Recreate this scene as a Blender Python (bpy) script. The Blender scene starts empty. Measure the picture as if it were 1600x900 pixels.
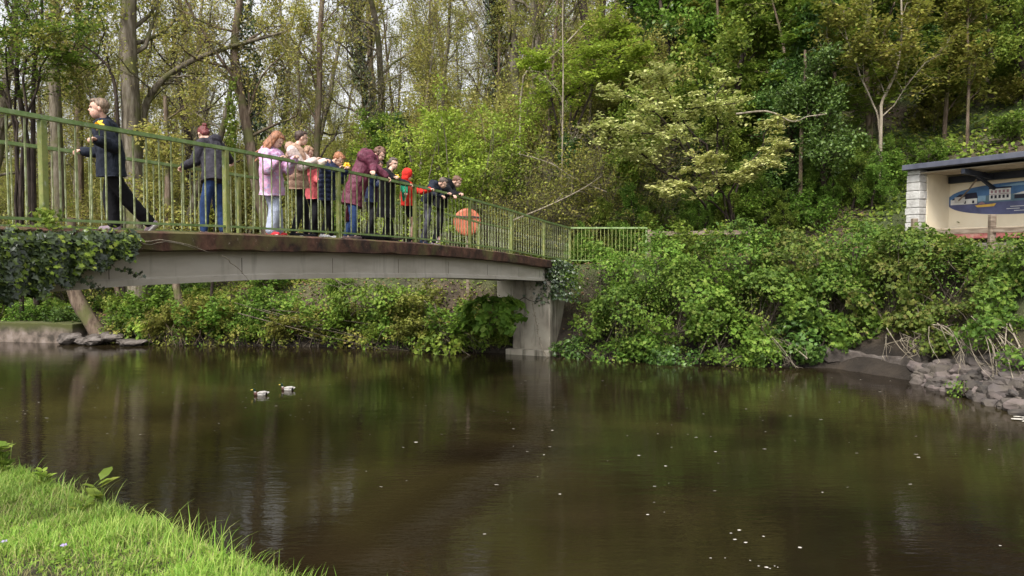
import bpy, math, random
import numpy as np
from mathutils import Vector, Matrix, noise as mnoise

R = math.radians
scene = bpy.context.scene
COL = scene.collection
# ------------------------------------------------------------------ camera, light, exposure
CAM_Z = 2.9
FOC = 1150.0                      # focal length in photo pixels (1600 wide)
TH = math.atan(50 / FOC)          # pitched slightly down
cam_d = bpy.data.cameras.new('camera')
cam = bpy.data.objects.new('camera', cam_d)
COL.objects.link(cam)
cam_d.sensor_width = 36
cam_d.lens = 36 * FOC / 1600
cam_d.clip_start = 0.1
cam_d.clip_end = 2000
cam.location = (0, 0, CAM_Z)
cam.rotation_euler = (math.pi / 2 - TH, 0, 0)
scene.camera = cam

SUN_EL, SUN_AZ = 52, 205          # behind the camera, a bit to the left
world = bpy.data.worlds.new('World')
scene.world = world
world.use_nodes = True
wn = world.node_tree.nodes
wl = world.node_tree.links
wn.clear()
wo = wn.new('ShaderNodeOutputWorld')
wb = wn.new('ShaderNodeBackground')
sk = wn.new('ShaderNodeTexSky')
sk.sky_type = 'NISHITA'
sk.sun_disc = False
sk.sun_elevation = R(SUN_EL)
sk.sun_rotation = R(SUN_AZ)
sk.air_density = 1.0
sk.dust_density = 4.0
hs = wn.new('ShaderNodeHueSaturation')
hs.inputs['Saturation'].default_value = 0.10      # cloud cover: nearly colourless sky
hs.inputs['Value'].default_value = 1.0
wl.new(sk.outputs[0], hs.inputs['Color'])
wl.new(hs.outputs[0], wb.inputs['Color'])
wb.inputs['Strength'].default_value = 0.15
wl.new(wb.outputs[0], wo.inputs[0])
sl = bpy.data.lights.new('sun', 'SUN')
sl.energy = 1.5
sl.angle = R(14)
sl.color = (1.0, 0.93, 0.82)
so = bpy.data.objects.new('sun', sl)
COL.objects.link(so)
el, az = R(SUN_EL), R(SUN_AZ)
sdir = Vector((math.sin(az) * math.cos(el), math.cos(az) * math.cos(el), math.sin(el)))
so.rotation_euler = sdir.to_track_quat('Z', 'Y').to_euler()
so.location = sdir * 60
scene.view_settings.view_transform = 'Standard'
scene.view_settings.look = 'None'
scene.view_settings.exposure = 1.0
scene.view_settings.gamma = 1
scene.cycles.max_bounces = 6
scene.cycles.diffuse_bounces = 3
scene.cycles.glossy_bounces = 3
scene.cycles.transmission_bounces = 3
scene.cycles.sample_clamp_indirect = 4
scene.cycles.use_adaptive_sampling = True

# ------------------------------------------------------------------ helpers
def W(x, y, Y):
    """world point at depth Y seen at photo pixel (x, y)"""
    u = (x - 800) / FOC
    v = (450 - y) / FOC
    d = np.array([u, math.cos(TH) + v * math.sin(TH), -math.sin(TH) + v * math.cos(TH)])
    return np.array([0, 0, CAM_Z]) + d * (Y / d[1])

def nrm(a):
    return a / np.maximum(np.linalg.norm(a, axis=-1, keepdims=True), 1e-9)

def tag(o, label=None, cat=None, group=None, kind=None):
    if label: o['label'] = label
    if cat: o['category'] = cat
    if group: o['group'] = group
    if kind: o['kind'] = kind
    return o

def empty(name, loc=(0, 0, 0), rz=0, label=None, cat=None, group=None):
    o = bpy.data.objects.new(name, None)
    COL.objects.link(o)
    o.location = loc
    o.rotation_euler = (0, 0, rz)
    o.empty_display_size = .1
    return tag(o, label, cat, group)

def build_mesh(name, V, F, smooth=False):
    """V (n,3); F (m,k) index array or list of index arrays of different k"""
    me = bpy.data.meshes.new(name)
    V = np.asarray(V, dtype=np.float32).reshape(-1, 3)
    Fs = F if isinstance(F, list) else [F]
    Fs = [np.asarray(f, dtype=np.int32) for f in Fs if len(f)]
    nl = sum(f.size for f in Fs)
    npoly = sum(len(f) for f in Fs)
    me.vertices.add(len(V)); me.vertices.foreach_set('co', V.ravel())
    me.loops.add(nl); me.polygons.add(npoly)
    me.loops.foreach_set('vertex_index', np.concatenate([f.ravel() for f in Fs]))
    tot = np.concatenate([np.full(len(f), f.shape[1], np.int32) for f in Fs])
    st = np.concatenate([[0], np.cumsum(tot)[:-1]]).astype(np.int32)
    me.polygons.foreach_set('loop_start', st)
    me.polygons.foreach_set('loop_total', tot)
    me.polygons.foreach_set('use_smooth', np.full(npoly, smooth))
    me.update(calc_edges=True)
    me.validate()
    return me

def link(name, me, mat=None, parent=None, loc=None):
    o = bpy.data.objects.new(name, me)
    COL.objects.link(o)
    if mat is not None:
        for m in (mat if isinstance(mat, (list, tuple)) else [mat]):
            me.materials.append(m)
    if parent is not None: o.parent = parent
    if loc is not None: o.location = loc
    return o

class MB:
    """collects faces for one mesh"""
    def __init__(s): s.v = []; s.f = []; s.m = []
    def add(s, verts, faces, mi=0):
        b = len(s.v)
        s.v += [tuple(float(c) for c in p) for p in verts]
        s.f += [[b + i for i in f] for f in faces]
        s.m += [mi] * len(faces)
    def box(s, c, size, ax=None, mi=0):
        c = np.array(c, float); h = np.array(size, float) / 2
        A = np.eye(3) if ax is None else np.array(ax, float)
        vs = [c + A[0] * h[0] * i + A[1] * h[1] * j + A[2] * h[2] * k for k in (-1, 1) for j in (-1, 1) for i in (-1, 1)]
        s.add(vs, [(0, 2, 3, 1), (4, 5, 7, 6), (0, 1, 5, 4), (2, 6, 7, 3), (0, 4, 6, 2), (1, 3, 7, 5)], mi)
    def arr(s, V, F, mi=0):
        s.add(V.reshape(-1, 3), F.tolist(), mi)
    def build(s, name, mat, parent=None, smooth=False, bevel=0, loc=None):
        me = bpy.data.meshes.new(name)
        me.from_pydata(s.v, [], s.f)
        me.polygons.foreach_set('material_index', s.m)
        me.polygons.foreach_set('use_smooth', [smooth] * len(s.f))
        me.update()
        o = link(name, me, mat, parent, loc)
        if bevel:
            b = o.modifiers.new('bevel', 'BEVEL'); b.width = bevel; b.segments = 2; b.limit_method = 'ANGLE'
        return o

def sweep(P, rad, k=6, rng=None, cap=False):
    """tubes along polylines. P (n,m,3), rad (n,m)"""
    P = np.asarray(P, float); rad = np.asarray(rad, float)
    n, m, _ = P.shape
    T = nrm(np.gradient(P, axis=1))
    ref = (rng or np.random.default_rng(0)).normal(size=(n, 1, 3)); ref[..., 2] *= .2
    ref = np.broadcast_to(ref, P.shape)
    A = nrm(np.cross(T, ref)); B = np.cross(T, A)
    th = np.arange(k) * 2 * np.pi / k
    V = P[:, :, None] + rad[:, :, None, None] * (A[:, :, None] * np.cos(th)[:, None] + B[:, :, None] * np.sin(th)[:, None])
    base = (np.arange(n)[:, None, None] * m + np.arange(m - 1)[None, :, None]) * k
    j = np.arange(k); j2 = (j + 1) % k
    F = np.stack([base + j, base + j2, base + k + j2, base + k + j], -1).reshape(-1, 4)
    return V.reshape(-1, 3), F

def rect_sweep(mb, P, w, h, up=(0, 0, 1), mi=0):
    """rectangular bar along polyline P"""
    P = np.asarray(P, float); m = len(P)
    T = nrm(np.gradient(P, axis=0)); U = np.array(up, float)
    S = nrm(np.cross(T, U)); Un = nrm(np.cross(S, T))
    rings = np.stack([P + S * w / 2 + Un * h / 2, P - S * w / 2 + Un * h / 2, P - S * w / 2 - Un * h / 2, P + S * w / 2 - Un * h / 2], 1)
    F = []
    for i in range(m - 1):
        for j in range(4):
            j2 = (j + 1) % 4
            F.append((i * 4 + j, (i + 1) * 4 + j, (i + 1) * 4 + j2, i * 4 + j2))
    F.append((0, 1, 2, 3)); F.append(((m - 1) * 4 + 3, (m - 1) * 4 + 2, (m - 1) * 4 + 1, (m - 1) * 4))
    mb.add(rings.reshape(-1, 3), F, mi)

def smooth_path(pts, n):
    """Catmull-Rom resample"""
    pts = np.asarray(pts, float)
    P = np.vstack([2 * pts[0] - pts[1], pts, 2 * pts[-1] - pts[-2]])
    t = np.linspace(0, len(pts) - 1 - 1e-6, n)
    i = t.astype(int); f = (t - i)[:, None]
    p0, p1, p2, p3 = P[i], P[i + 1], P[i + 2], P[i + 3]
    return .5 * (2 * p1 + (p2 - p0) * f + (2 * p0 - 5 * p1 + 4 * p2 - p3) * f ** 2 + (3 * p1 - p0 - 3 * p2 + p3) * f ** 3)

# leaf outlines: (along, across, lift)
KITE = np.array([(-.5, 0, 0), (0, .3, .08), (.5, 0, 0), (0, -.3, .08)])
OVAL = np.array([(-.5, 0, 0), (-.2, .27, .07), (.2, .24, .06), (.5, 0, -.05), (.2, -.24, .06), (-.2, -.27, .07)])
IVY = np.array([(-.32, 0, 0), (-.42, .34, .05), (.0, .30, .04), (.12, .48, .02), (.2, .2, .04), (.55, 0, -.06), (.2, -.2, .04), (.12, -.48, .02), (.0, -.30, .04), (-.42, -.34, .05)])
MAPLE = np.array([(-.4, 0, 0), (-.35, .3, -.02), (-.08, .25, .04), (0, .52, -.05), (.15, .2, .04), (.55, 0, -.1), (.15, -.2, .04), (0, -.52, -.05), (-.08, -.25, .04), (-.35, -.3, -.02)])

def leaves(P, N, size, rng, tpl=KITE, T=None):
    P = np.asarray(P, float); n = len(P)
    size = np.broadcast_to(size, (n,))
    N = nrm(N)
    if T is None: T = rng.normal(size=(n, 3))
    T = nrm(T - (T * N).sum(1, keepdims=True) * N)
    B = np.cross(N, T)
    V = P[:, None] + size[:, None, None] * (T[:, None] * tpl[:, 0, None] + B[:, None] * tpl[:, 1, None] + N[:, None] * tpl[:, 2, None])
    k = len(tpl)
    F = np.arange(n * k).reshape(n, k)
    return V.reshape(-1, 3), F

def merge(parts):
    """[(V,F)] -> V, [F..] (faces kept per size)"""
    Vs, Fs, b = [], {}, 0
    for V, F in parts:
        Vs.append(V)
        for f in (F if isinstance(F, list) else [F]):
            if len(f): Fs.setdefault(f.shape[1], []).append(f + b)
        b += len(V)
    return np.vstack(Vs), [np.vstack(f) for f in Fs.values()]

# ------------------------------------------------------------------ materials
def lin(c):
    return tuple(((x / 255) / 12.92 if x / 255 <= .04045 else ((x / 255 + .055) / 1.055) ** 2.4) for x in c)

def newmat(name):
    m = bpy.data.materials.new(name); m.use_nodes = True
    nt = m.node_tree; nt.nodes.clear()
    out = nt.nodes.new('ShaderNodeOutputMaterial')
    b = nt.nodes.new('ShaderNodeBsdfPrincipled')
    nt.links.new(b.outputs[0], out.inputs[0])
    return m, nt, b, out

def ramp(nt, fac, cols, pos=None):
    r = nt.nodes.new('ShaderNodeValToRGB')
    e = r.color_ramp.elements
    pos = pos or [i / max(1, len(cols) - 1) for i in range(len(cols))]
    while len(e) < len(cols): e.new(.5)
    for i, (c, p) in enumerate(zip(cols, pos)):
        e[i].position = p; e[i].color = (*c[:3], 1)
    nt.links.new(fac, r.inputs[0])
    return r.outputs[0]

def noise(nt, scale, detail=4, rough=.55, vec=None, stretch=None, coords='Object', dist=0):
    n = nt.nodes.new('ShaderNodeTexNoise')
    n.inputs['Scale'].default_value = scale; n.inputs['Detail'].default_value = detail
    n.inputs['Roughness'].default_value = rough; n.inputs['Distortion'].default_value = dist
    tc = nt.nodes.new('ShaderNodeTexCoord')
    src = tc.outputs[coords] if vec is None else vec
    if stretch:
        mp = nt.nodes.new('ShaderNodeMapping'); mp.inputs['Scale'].default_value = stretch
        nt.links.new(src, mp.inputs[0]); src = mp.outputs[0]
    nt.links.new(src, n.inputs['Vector'])
    return n.outputs['Fac']

def bump(nt, b, h, strength=.4, dist=.02):
    n = nt.nodes.new('ShaderNodeBump'); n.inputs['Strength'].default_value = strength
    n.inputs['Distance'].default_value = dist
    nt.links.new(h, n.inputs['Height']); nt.links.new(n.outputs[0], b.inputs['Normal'])

def mixc(nt, fac, a, b, mode='MIX'):
    m = nt.nodes.new('ShaderNodeMix'); m.data_type = 'RGBA'; m.blend_type = mode
    for inp, v in ((m.inputs['Factor'], fac), (m.inputs['A'], a), (m.inputs['B'], b)):
        if isinstance(v, (int, float)): inp.default_value = v
        elif isinstance(v, tuple): inp.default_value = (*v[:3], 1)
        else: nt.links.new(v, inp)
    return m.outputs['Result']

def mat_noise(name, cols, scale=5, rough=.8, bs=.3, bd=.01, pos=None, stretch=None, spec=.3, coords='Object', detail=5, bscale=None):
    m, nt, b, _ = newmat(name)
    f = noise(nt, scale, detail, stretch=stretch, coords=coords)
    nt.links.new(ramp(nt, f, cols, pos or [.3 + .4 * i / max(1, len(cols) - 1) for i in range(len(cols))]), b.inputs['Base Color'])
    b.inputs['Roughness'].default_value = rough
    b.inputs['Specular IOR Level'].default_value = spec
    if bs: bump(nt, b, noise(nt, bscale or scale * 4, 6, stretch=stretch, coords=coords), bs, bd)
    return m

def leafmat(name, cols, trans=.35, rough=.55, spec=.25, vary=.35):
    m, nt, b, out = newmat(name)
    g = nt.nodes.new('ShaderNodeNewGeometry')
    oi = nt.nodes.new('ShaderNodeObjectInfo')
    c = ramp(nt, g.outputs['Random Per Island'], cols)
    # patches of younger and older growth
    n = noise(nt, .9, 2)
    h = nt.nodes.new('ShaderNodeHueSaturation')
    mr = nt.nodes.new('ShaderNodeMapRange')
    mr.inputs['From Min'].default_value = .3; mr.inputs['From Max'].default_value = .7
    mr.inputs['To Min'].default_value = 1 - vary; mr.inputs['To Max'].default_value = 1 + vary
    nt.links.new(n, mr.inputs['Value'])
    m2 = nt.nodes.new('ShaderNodeMapRange'); m2.inputs['To Min'].default_value = .482; m2.inputs['To Max'].default_value = .503
    nt.links.new(oi.outputs['Random'], m2.inputs['Value'])
    nt.links.new(c, h.inputs['Color']); nt.links.new(mr.outputs[0], h.inputs['Value']); nt.links.new(m2.outputs[0], h.inputs['Hue'])
    nt.links.new(h.outputs[0], b.inputs['Base Color'])
    b.inputs['Roughness'].default_value = rough
    b.inputs['Specular IOR Level'].default_value = spec
    t = nt.nodes.new('ShaderNodeBsdfTranslucent')
    nt.links.new(h.outputs[0], t.inputs[0])
    mx = nt.nodes.new('ShaderNodeMixShader'); mx.inputs[0].default_value = trans
    nt.links.new(b.outputs[0], mx.inputs[1]); nt.links.new(t.outputs[0], mx.inputs[2])
    nt.links.new(mx.outputs[0], out.inputs[0])
    return m

def bark(name, dark, mid, light, moss=None, mossamt=.55):
    m, nt, b, _ = newmat(name)
    f = noise(nt, 3, 6, stretch=(3, 3, .6))
    c = ramp(nt, f, [dark, mid, light], [.32, .5, .7])
    if moss:
        f2 = noise(nt, 1.3, 4)
        r = ramp(nt, f2, [(0, 0, 0), (1, 1, 1)], [mossamt, mossamt + .12])
        c = mixc(nt, r, c, moss)
    nt.links.new(c, b.inputs['Base Color'])
    b.inputs['Roughness'].default_value = .9; b.inputs['Specular IOR Level'].default_value = .15
    bump(nt, b, noise(nt, 14, 6, stretch=(3, 3, .5)), .8, .04)
    return m

M = {}
M['leaf_spring'] = leafmat('leaf_spring', [(.26, .26, .06), (.36, .34, .09), (.32, .37, .08), (.46, .40, .14)], .45)
M['leaf_fresh'] = leafmat('leaf_fresh', [(.075, .155, .02), (.115, .225, .028), (.165, .285, .04), (.23, .32, .06)], .4)
M['leaf_mid'] = leafmat('leaf_mid', [(.085, .15, .02), (.13, .21, .028), (.18, .27, .038), (.25, .30, .055)], .38)
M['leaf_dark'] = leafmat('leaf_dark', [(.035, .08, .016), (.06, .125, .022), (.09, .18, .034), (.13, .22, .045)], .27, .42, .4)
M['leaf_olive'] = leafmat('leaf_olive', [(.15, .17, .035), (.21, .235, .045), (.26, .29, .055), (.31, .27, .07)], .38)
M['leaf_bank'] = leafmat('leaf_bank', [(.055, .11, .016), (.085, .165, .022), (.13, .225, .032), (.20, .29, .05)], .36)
M['leaf_bramble'] = leafmat('leaf_bramble', [(.07, .11, .02), (.11, .16, .028), (.15, .21, .035), (.21, .20, .055)], .34)
M['leaf_cream'] = leafmat('leaf_cream', [(.36, .41, .12), (.48, .50, .18), (.60, .61, .27), (.32, .40, .10)], .3, vary=.15)
M['leaf_ivy'] = leafmat('leaf_ivy', [(.02, .035, .015), (.035, .055, .025), (.05, .08, .03), (.10, .16, .03)], .1, .3, .6, vary=.25)
M['leaf_yellow'] = leafmat('leaf_yellow', [(.24, .34, .04), (.30, .40, .06), (.22, .36, .05)], .4)
M['bark_grey'] = bark('bark_grey', (.07, .058, .042), (.16, .135, .10), (.25, .22, .175), (.12, .12, .05), .5)
M['bark_red'] = bark('bark_red', (.06, .042, .032), (.15, .11, .08), (.23, .18, .135), (.12, .12, .05), .5)
M['bark_dark'] = bark('bark_dark', (.018, .014, .012), (.045, .034, .028), (.09, .07, .055), (.06, .07, .03), .6)
M['bark_pale'] = bark('bark_pale', (.16, .135, .10), (.28, .24, .18), (.40, .35, .27))
M['twig'] = bark('twig', (.05, .04, .03), (.12, .10, .075), (.20, .17, .12))
# ------------------------------------------------------------------ terrain, river
FAR = np.array([(-400, 40), (-60, 28), (-17.4, 25.1), (-10.3, 23.8), (-6.1, 23.3), (-3.9, 22.7), (-.95, 21.95), (1.6, 21.4), (3.4, 20.2), (5.8, 19.3),
                (8.2, 18.9), (9.3, 16.9), (9.25, 13.2), (9.8, 9), (13, 4), (20, -8), (40, -40), (60, -400)], float)
NEAR = np.array([(-400, 22), (-60, 16), (-14, 12), (-7.5, 7.6), (-3.7, 5.25), (-2.12, 4.12), (-1.12, 3.40), (-.3, 2.6), (.8, 1.2), (3.5, -4), (12, -20), (30, -400)], float)

def sdist(P, L):
    """signed distance of points (n,2) to polyline L; positive on the left of its direction"""
    best = np.full(len(P), 1e9); sg = np.zeros(len(P))
    for a, b in zip(L[:-1], L[1:]):
        d = b - a; t = np.clip(((P - a) @ d) / (d @ d), 0, 1)
        q = a + t[:, None] * d; r = P - q; dist = np.hypot(r[:, 0], r[:, 1])
        s = np.sign(d[0] * r[:, 1] - d[1] * r[:, 0])
        m = dist < best - 1e-9
        best[m] = dist[m]; sg[m] = s[m]
    return best * sg

def vnoise(P, f, seed=0):
    """cheap smooth value noise from sines"""
    r = np.random.default_rng(seed); out = np.zeros(len(P))
    for i in range(6):
        a = r.uniform(0, 6.28); k = f * r.uniform(.6, 1.7)
        out += np.sin((P[:, 0] * math.cos(a) + P[:, 1] * math.sin(a)) * k + r.uniform(0, 6.28))
    return out / 3.2

def ss(x, a, b):
    t = np.clip((x - a) / (b - a), 0, 1)
    return t * t * (3 - 2 * t)

def ground_z(P):
    P = np.atleast_2d(np.asarray(P, float))[:, :2]
    x, y = P[:, 0], P[:, 1]
    d = sdist(P, FAR)              # >0 beyond the far bank
    dn = -sdist(P, NEAR)           # >0 on the camera's bank
    rough = vnoise(P, 2.2, 1) * .09 + vnoise(P, .7, 2) * .18
    # far bank: top level and how steeply it rises from the water
    top = np.interp(x, [-60, -14, -10, -6, -1, 3, 8, 14], [1.2, 1.1, 1.6, 2.2, 2.5, 2.65, 3.0, 3.2])
    wid = np.interp(x, [-14, -10.5, -7, 0, 6, 9], [5.0, 3.4, 2.6, 2.0, 1.7, 2.6])
    z = -.9 + .95 * ss(d, -.5, .12) + .25 * ss(d, .1, .5) + (top - .3) * ss(d, .3, wid + .3) + rough * ss(d, .2, 1.2) * (.4 + .6 * ss(d, 2, 6))
    sl = np.interp(x, [-60, -20, -8, 0, 6, 14, 60], [.17, .22, .28, .40, .60, .74, .8])
    y0 = np.interp(x, [-10, 0, 8, 14], [4.5, 4.5, 5.0, 5.4])
    cap = np.interp(x, [-30, -8, 4, 12, 40], [9.5, 12.5, 19, 27, 34])
    rise = sl * np.maximum(d - y0, 0)
    rise = cap * (1 - np.exp(-rise / cap))
    z = z + rise + vnoise(P, .35, 3) * .5 * ss(d, 8, 20)
    # near bank
    zn = -.9 + 2.27 * ss(dn, -.85, .0) + .06 * vnoise(P, 1.6, 5) * ss(dn, 0, .6) + .12 * ss(dn, .5, 6)
    # the bank climbs to the bridge's near end
    zn = zn + 1.75 * ss(dn, 1.5, 5) * ss(-x, 5.5, 9)
    return np.maximum(z, zn)

def axis(parts):
    return np.unique(np.concatenate([np.arange(a, b, s) for a, b, s in parts]).round(3))

gx = axis([(-400, -60, 20), (-60, -20, 2), (-20, -5, .3), (-5, 1, .08), (1, 16, .3), (16, 60, 2), (60, 420, 20)])
gy = axis([(-400, -20, 20), (-20, 2, 1.5), (2, 6.4, .08), (6.4, 32, .3), (32, 80, 1), (80, 420, 20)])
GX, GY = np.meshgrid(gx, gy)
GP = np.stack([GX.ravel(), GY.ravel()], 1)
GZ = ground_z(GP)
ni = len(gx)
ii = (np.arange(len(gy) - 1)[:, None] * ni + np.arange(ni - 1)).ravel()
GF = np.stack([ii, ii + 1, ii + 1 + ni, ii + ni], 1)
m, nt, b, _ = newmat('woodland_soil')
f = noise(nt, 1.4, 6); f2 = noise(nt, .35, 3)
c = ramp(nt, f, [(.035, .026, .018), (.075, .055, .035), (.12, .09, .055)], [.3, .5, .7])
c2 = ramp(nt, f, [(.03, .05, .012), (.06, .09, .02), (.09, .13, .03)], [.3, .5, .7])
geo = nt.nodes.new('ShaderNodeNewGeometry'); sxyz = nt.nodes.new('ShaderNodeSeparateXYZ'); nt.links.new(geo.outputs['Position'], sxyz.inputs[0])
zz = nt.nodes.new('ShaderNodeMapRange'); zz.inputs['From Min'].default_value = 1.0; zz.inputs['From Max'].default_value = 2.3; nt.links.new(sxyz.outputs['Z'], zz.inputs['Value'])
mk = nt.nodes.new('ShaderNodeMath'); mk.operation = 'MULTIPLY'; nt.links.new(ramp(nt, f2, [(0, 0, 0), (1, 1, 1)], [.42, .6]), mk.inputs[0]); nt.links.new(zz.outputs[0], mk.inputs[1])
wet = nt.nodes.new('ShaderNodeMapRange'); wet.inputs['From Min'].default_value = .5; wet.inputs['From Max'].default_value = 1.3; nt.links.new(sxyz.outputs['Z'], wet.inputs['Value'])
c = mixc(nt, wet.outputs[0], ramp(nt, f, [(.010, .007, .005), (.026, .019, .013), (.05, .037, .026)], [.3, .5, .7]), c)
c = mixc(nt, mk.outputs[0], c, c2)      # bare mud along the water, greener up the bank
nt.links.new(c, b.inputs['Base Color']); b.inputs['Roughness'].default_value = .95
bump(nt, b, noise(nt, 6, 8, rough=.7), 1.0, .14)
M['soil'] = m
tag(link('ground', build_mesh('ground', np.column_stack([GP, GZ]), GF, True), m), kind='structure')

# water: murky brown, mirror-like with fine ripples; the silt below shows in greenish patches
m, nt, b, _ = newmat('river_water')
f = noise(nt, .22, 3, coords='Object', dist=.6)
f3 = noise(nt, .6, 4, stretch=(.5, 1.6, 1))
c = ramp(nt, f, [(.010, .007, .004), (.015, .011, .005), (.032, .026, .009)], [.36, .5, .68])
c = mixc(nt, ramp(nt, f3, [(0, 0, 0), (.45, .45, .45)], [.5, .75]), c, (.028, .019, .010))
nt.links.new(c, b.inputs['Base Color'])
# colour mix for a paler brown diagonal band across the water
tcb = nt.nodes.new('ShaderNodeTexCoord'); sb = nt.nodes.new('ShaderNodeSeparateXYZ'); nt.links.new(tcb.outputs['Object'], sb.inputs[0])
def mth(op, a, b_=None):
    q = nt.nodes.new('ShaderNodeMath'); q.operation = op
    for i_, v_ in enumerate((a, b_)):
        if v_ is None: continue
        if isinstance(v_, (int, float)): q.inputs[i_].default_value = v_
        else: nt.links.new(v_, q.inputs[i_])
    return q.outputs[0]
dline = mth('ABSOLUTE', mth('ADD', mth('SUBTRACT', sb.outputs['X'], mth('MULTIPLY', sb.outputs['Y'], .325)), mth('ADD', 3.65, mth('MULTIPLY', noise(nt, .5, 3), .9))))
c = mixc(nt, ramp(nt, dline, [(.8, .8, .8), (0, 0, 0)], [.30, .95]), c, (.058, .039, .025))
b.inputs['Roughness'].default_value = .035
b.inputs['IOR'].default_value = 1.333
tcw = nt.nodes.new('ShaderNodeTexCoord')
w1 = noise(nt, 1.0, 3, stretch=(.55, 2.6, 1))
w2 = noise(nt, 9.0, 3, stretch=(.5, 1.5, 1))
w3 = noise(nt, .25, 2)
n1 = nt.nodes.new('ShaderNodeBump'); n1.inputs['Strength'].default_value = .11; n1.inputs['Distance'].default_value = .05
n2 = nt.nodes.new('ShaderNodeBump'); n2.inputs['Distance'].default_value = .006
mul = nt.nodes.new('ShaderNodeMath'); mul.operation = 'MULTIPLY'; mul.inputs[1].default_value = .9
nt.links.new(w3, mul.inputs[0]); nt.links.new(mul.outputs[0], n2.inputs['Strength'])
nt.links.new(w1, n1.inputs['Height']); nt.links.new(w2, n2.inputs['Height'])
nt.links.new(n1.outputs[0], n2.inputs['Normal']); nt.links.new(n2.outputs[0], b.inputs['Normal'])
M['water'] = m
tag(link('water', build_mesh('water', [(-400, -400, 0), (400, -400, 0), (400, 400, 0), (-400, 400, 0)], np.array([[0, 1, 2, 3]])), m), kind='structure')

# ------------------------------------------------------------------ footbridge frame of reference
SL = .406; X0 = -7.69
CA = 1 / math.hypot(1, SL)                      # cos of the bridge's heading
A_ = np.array([SL * CA, CA, 0])                 # along the bridge, away from camera
O_ = np.array([-CA, SL * CA, 0])                # across, to the far rail
E_ = -O_
_dk = ([-6, 0, 4, 7.4, 9.7, 12, 14.3, 16.6, 18.9, 21.2, 23.5, 30], [3.05, 3.12, 3.14, 3.15, 3.175, 3.165, 3.13, 3.05, 2.93, 2.77, 2.66, 2.66])
def deck_z(y): return np.interp(y, *_dk)
def BR(y, o=0., h=0.):
    """point on the bridge: y = depth of the near-rail line, o = metres across, h above deck"""
    y = np.asarray(y, float)
    return np.stack(np.broadcast_arrays(X0 + SL * y + O_[0] * o, y + O_[1] * o, deck_z(y) + h), -1)
def on_deck(px, o):
    """near-line depth and true depth for something at photo column px, o metres across"""
    Y = (-X0 + o / CA) / (SL - (px - 800) / FOC)
    return Y - O_[1] * o, Y

M['concrete'] = mat_noise('concrete', [(.17, .15, .125), (.27, .245, .21), (.33, .30, .265)], 1.6, .9, .35, .01, stretch=(1, 1, 2.5))
m, nt, b, _ = newmat('beam_concrete')
f = noise(nt, 1.2, 6, stretch=(.6, .6, 2)); st = noise(nt, 5, 4, stretch=(1.2, 1.2, .18))
c = ramp(nt, f, [(.40, .36, .30), (.53, .485, .425), (.60, .56, .50)], [.3, .5, .72])
c = mixc(nt, ramp(nt, st, [(0, 0, 0), (.45, .45, .45)], [.55, .75]), c, (.16, .13, .09))
nt.links.new(c, b.inputs['Base Color']); b.inputs['Roughness'].default_value = .9; b.inputs['Specular IOR Level'].default_value = .2
bump(nt, b, noise(nt, 30, 5), .3, .006)
M['beam'] = m
m, nt, b, _ = newmat('rusty_deck_edge')
f = noise(nt, 2.4, 7, rough=.7); f2 = noise(nt, 1.1, 5); f3 = noise(nt, 14, 5, rough=.75)
c = ramp(nt, f, [(.018, .010, .007), (.075, .033, .021), (.16, .075, .048)], [.38, .52, .68])
c = mixc(nt, ramp(nt, f2, [(0, 0, 0), (1, 1, 1)], [.52, .62]), c, (.11, .095, .03))
c = mixc(nt, ramp(nt, f3, [(0, 0, 0), (.8, .8, .8)], [.64, .7]), c, (.36, .29, .23))
nt.links.new(c, b.inputs['Base Color']); b.inputs['Roughness'].default_value = .9
bump(nt, b, f3, .6, .012)
M['deck'] = m
m, nt, b, _ = newmat('old_green_paint')
f = noise(nt, 5, 6, rough=.7); f2 = noise(nt, 22, 4)
c = ramp(nt, f, [(.12, .19, .055), (.20, .30, .10), (.30, .38, .18)], [.35, .5, .66])
c = mixc(nt, ramp(nt, f2, [(0, 0, 0), (1, 1, 1)], [.6, .68]), c, (.30, .33, .24))
c = mixc(nt, ramp(nt, noise(nt, 9, 5, rough=.7), [(0, 0, 0), (1, 1, 1)], [.62, .68]), c, (.05, .035, .02))
nt.links.new(c, b.inputs['Base Color']); b.inputs['Roughness'].default_value = .55
bump(nt, b, f2, .3, .003)
M['rail'] = m
m, nt, b, _ = newmat('mossy_green_paint')
f = noise(nt, 6, 6, rough=.7); f2 = noise(nt, 30, 4, stretch=(1, 1, .4))
c = ramp(nt, f, [(.11, .15, .04), (.20, .23, .06), (.28, .28, .09)], [.35, .5, .66])
c = mixc(nt, ramp(nt, f2, [(0, 0, 0), (.8, .8, .8)], [.58, .68]), c, (.33, .35, .25))
nt.links.new(c, b.inputs['Base Color']); b.inputs['Roughness'].default_value = .7
bump(nt, b, f2, .3, .003)
M['moss_post'] = m
m, nt, b, _ = newmat('flaking_bar_paint')
f = noise(nt, 7, 5, rough=.7, stretch=(1, 1, .7))
c = ramp(nt, f, [(.11, .09, .05), (.20, .23, .085), (.31, .35, .17), (.50, .50, .42)], [.32, .44, .53, .64])
nt.links.new(c, b.inputs['Base Color']); b.inputs['Roughness'].default_value = .6
M['bar'] = m

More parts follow.
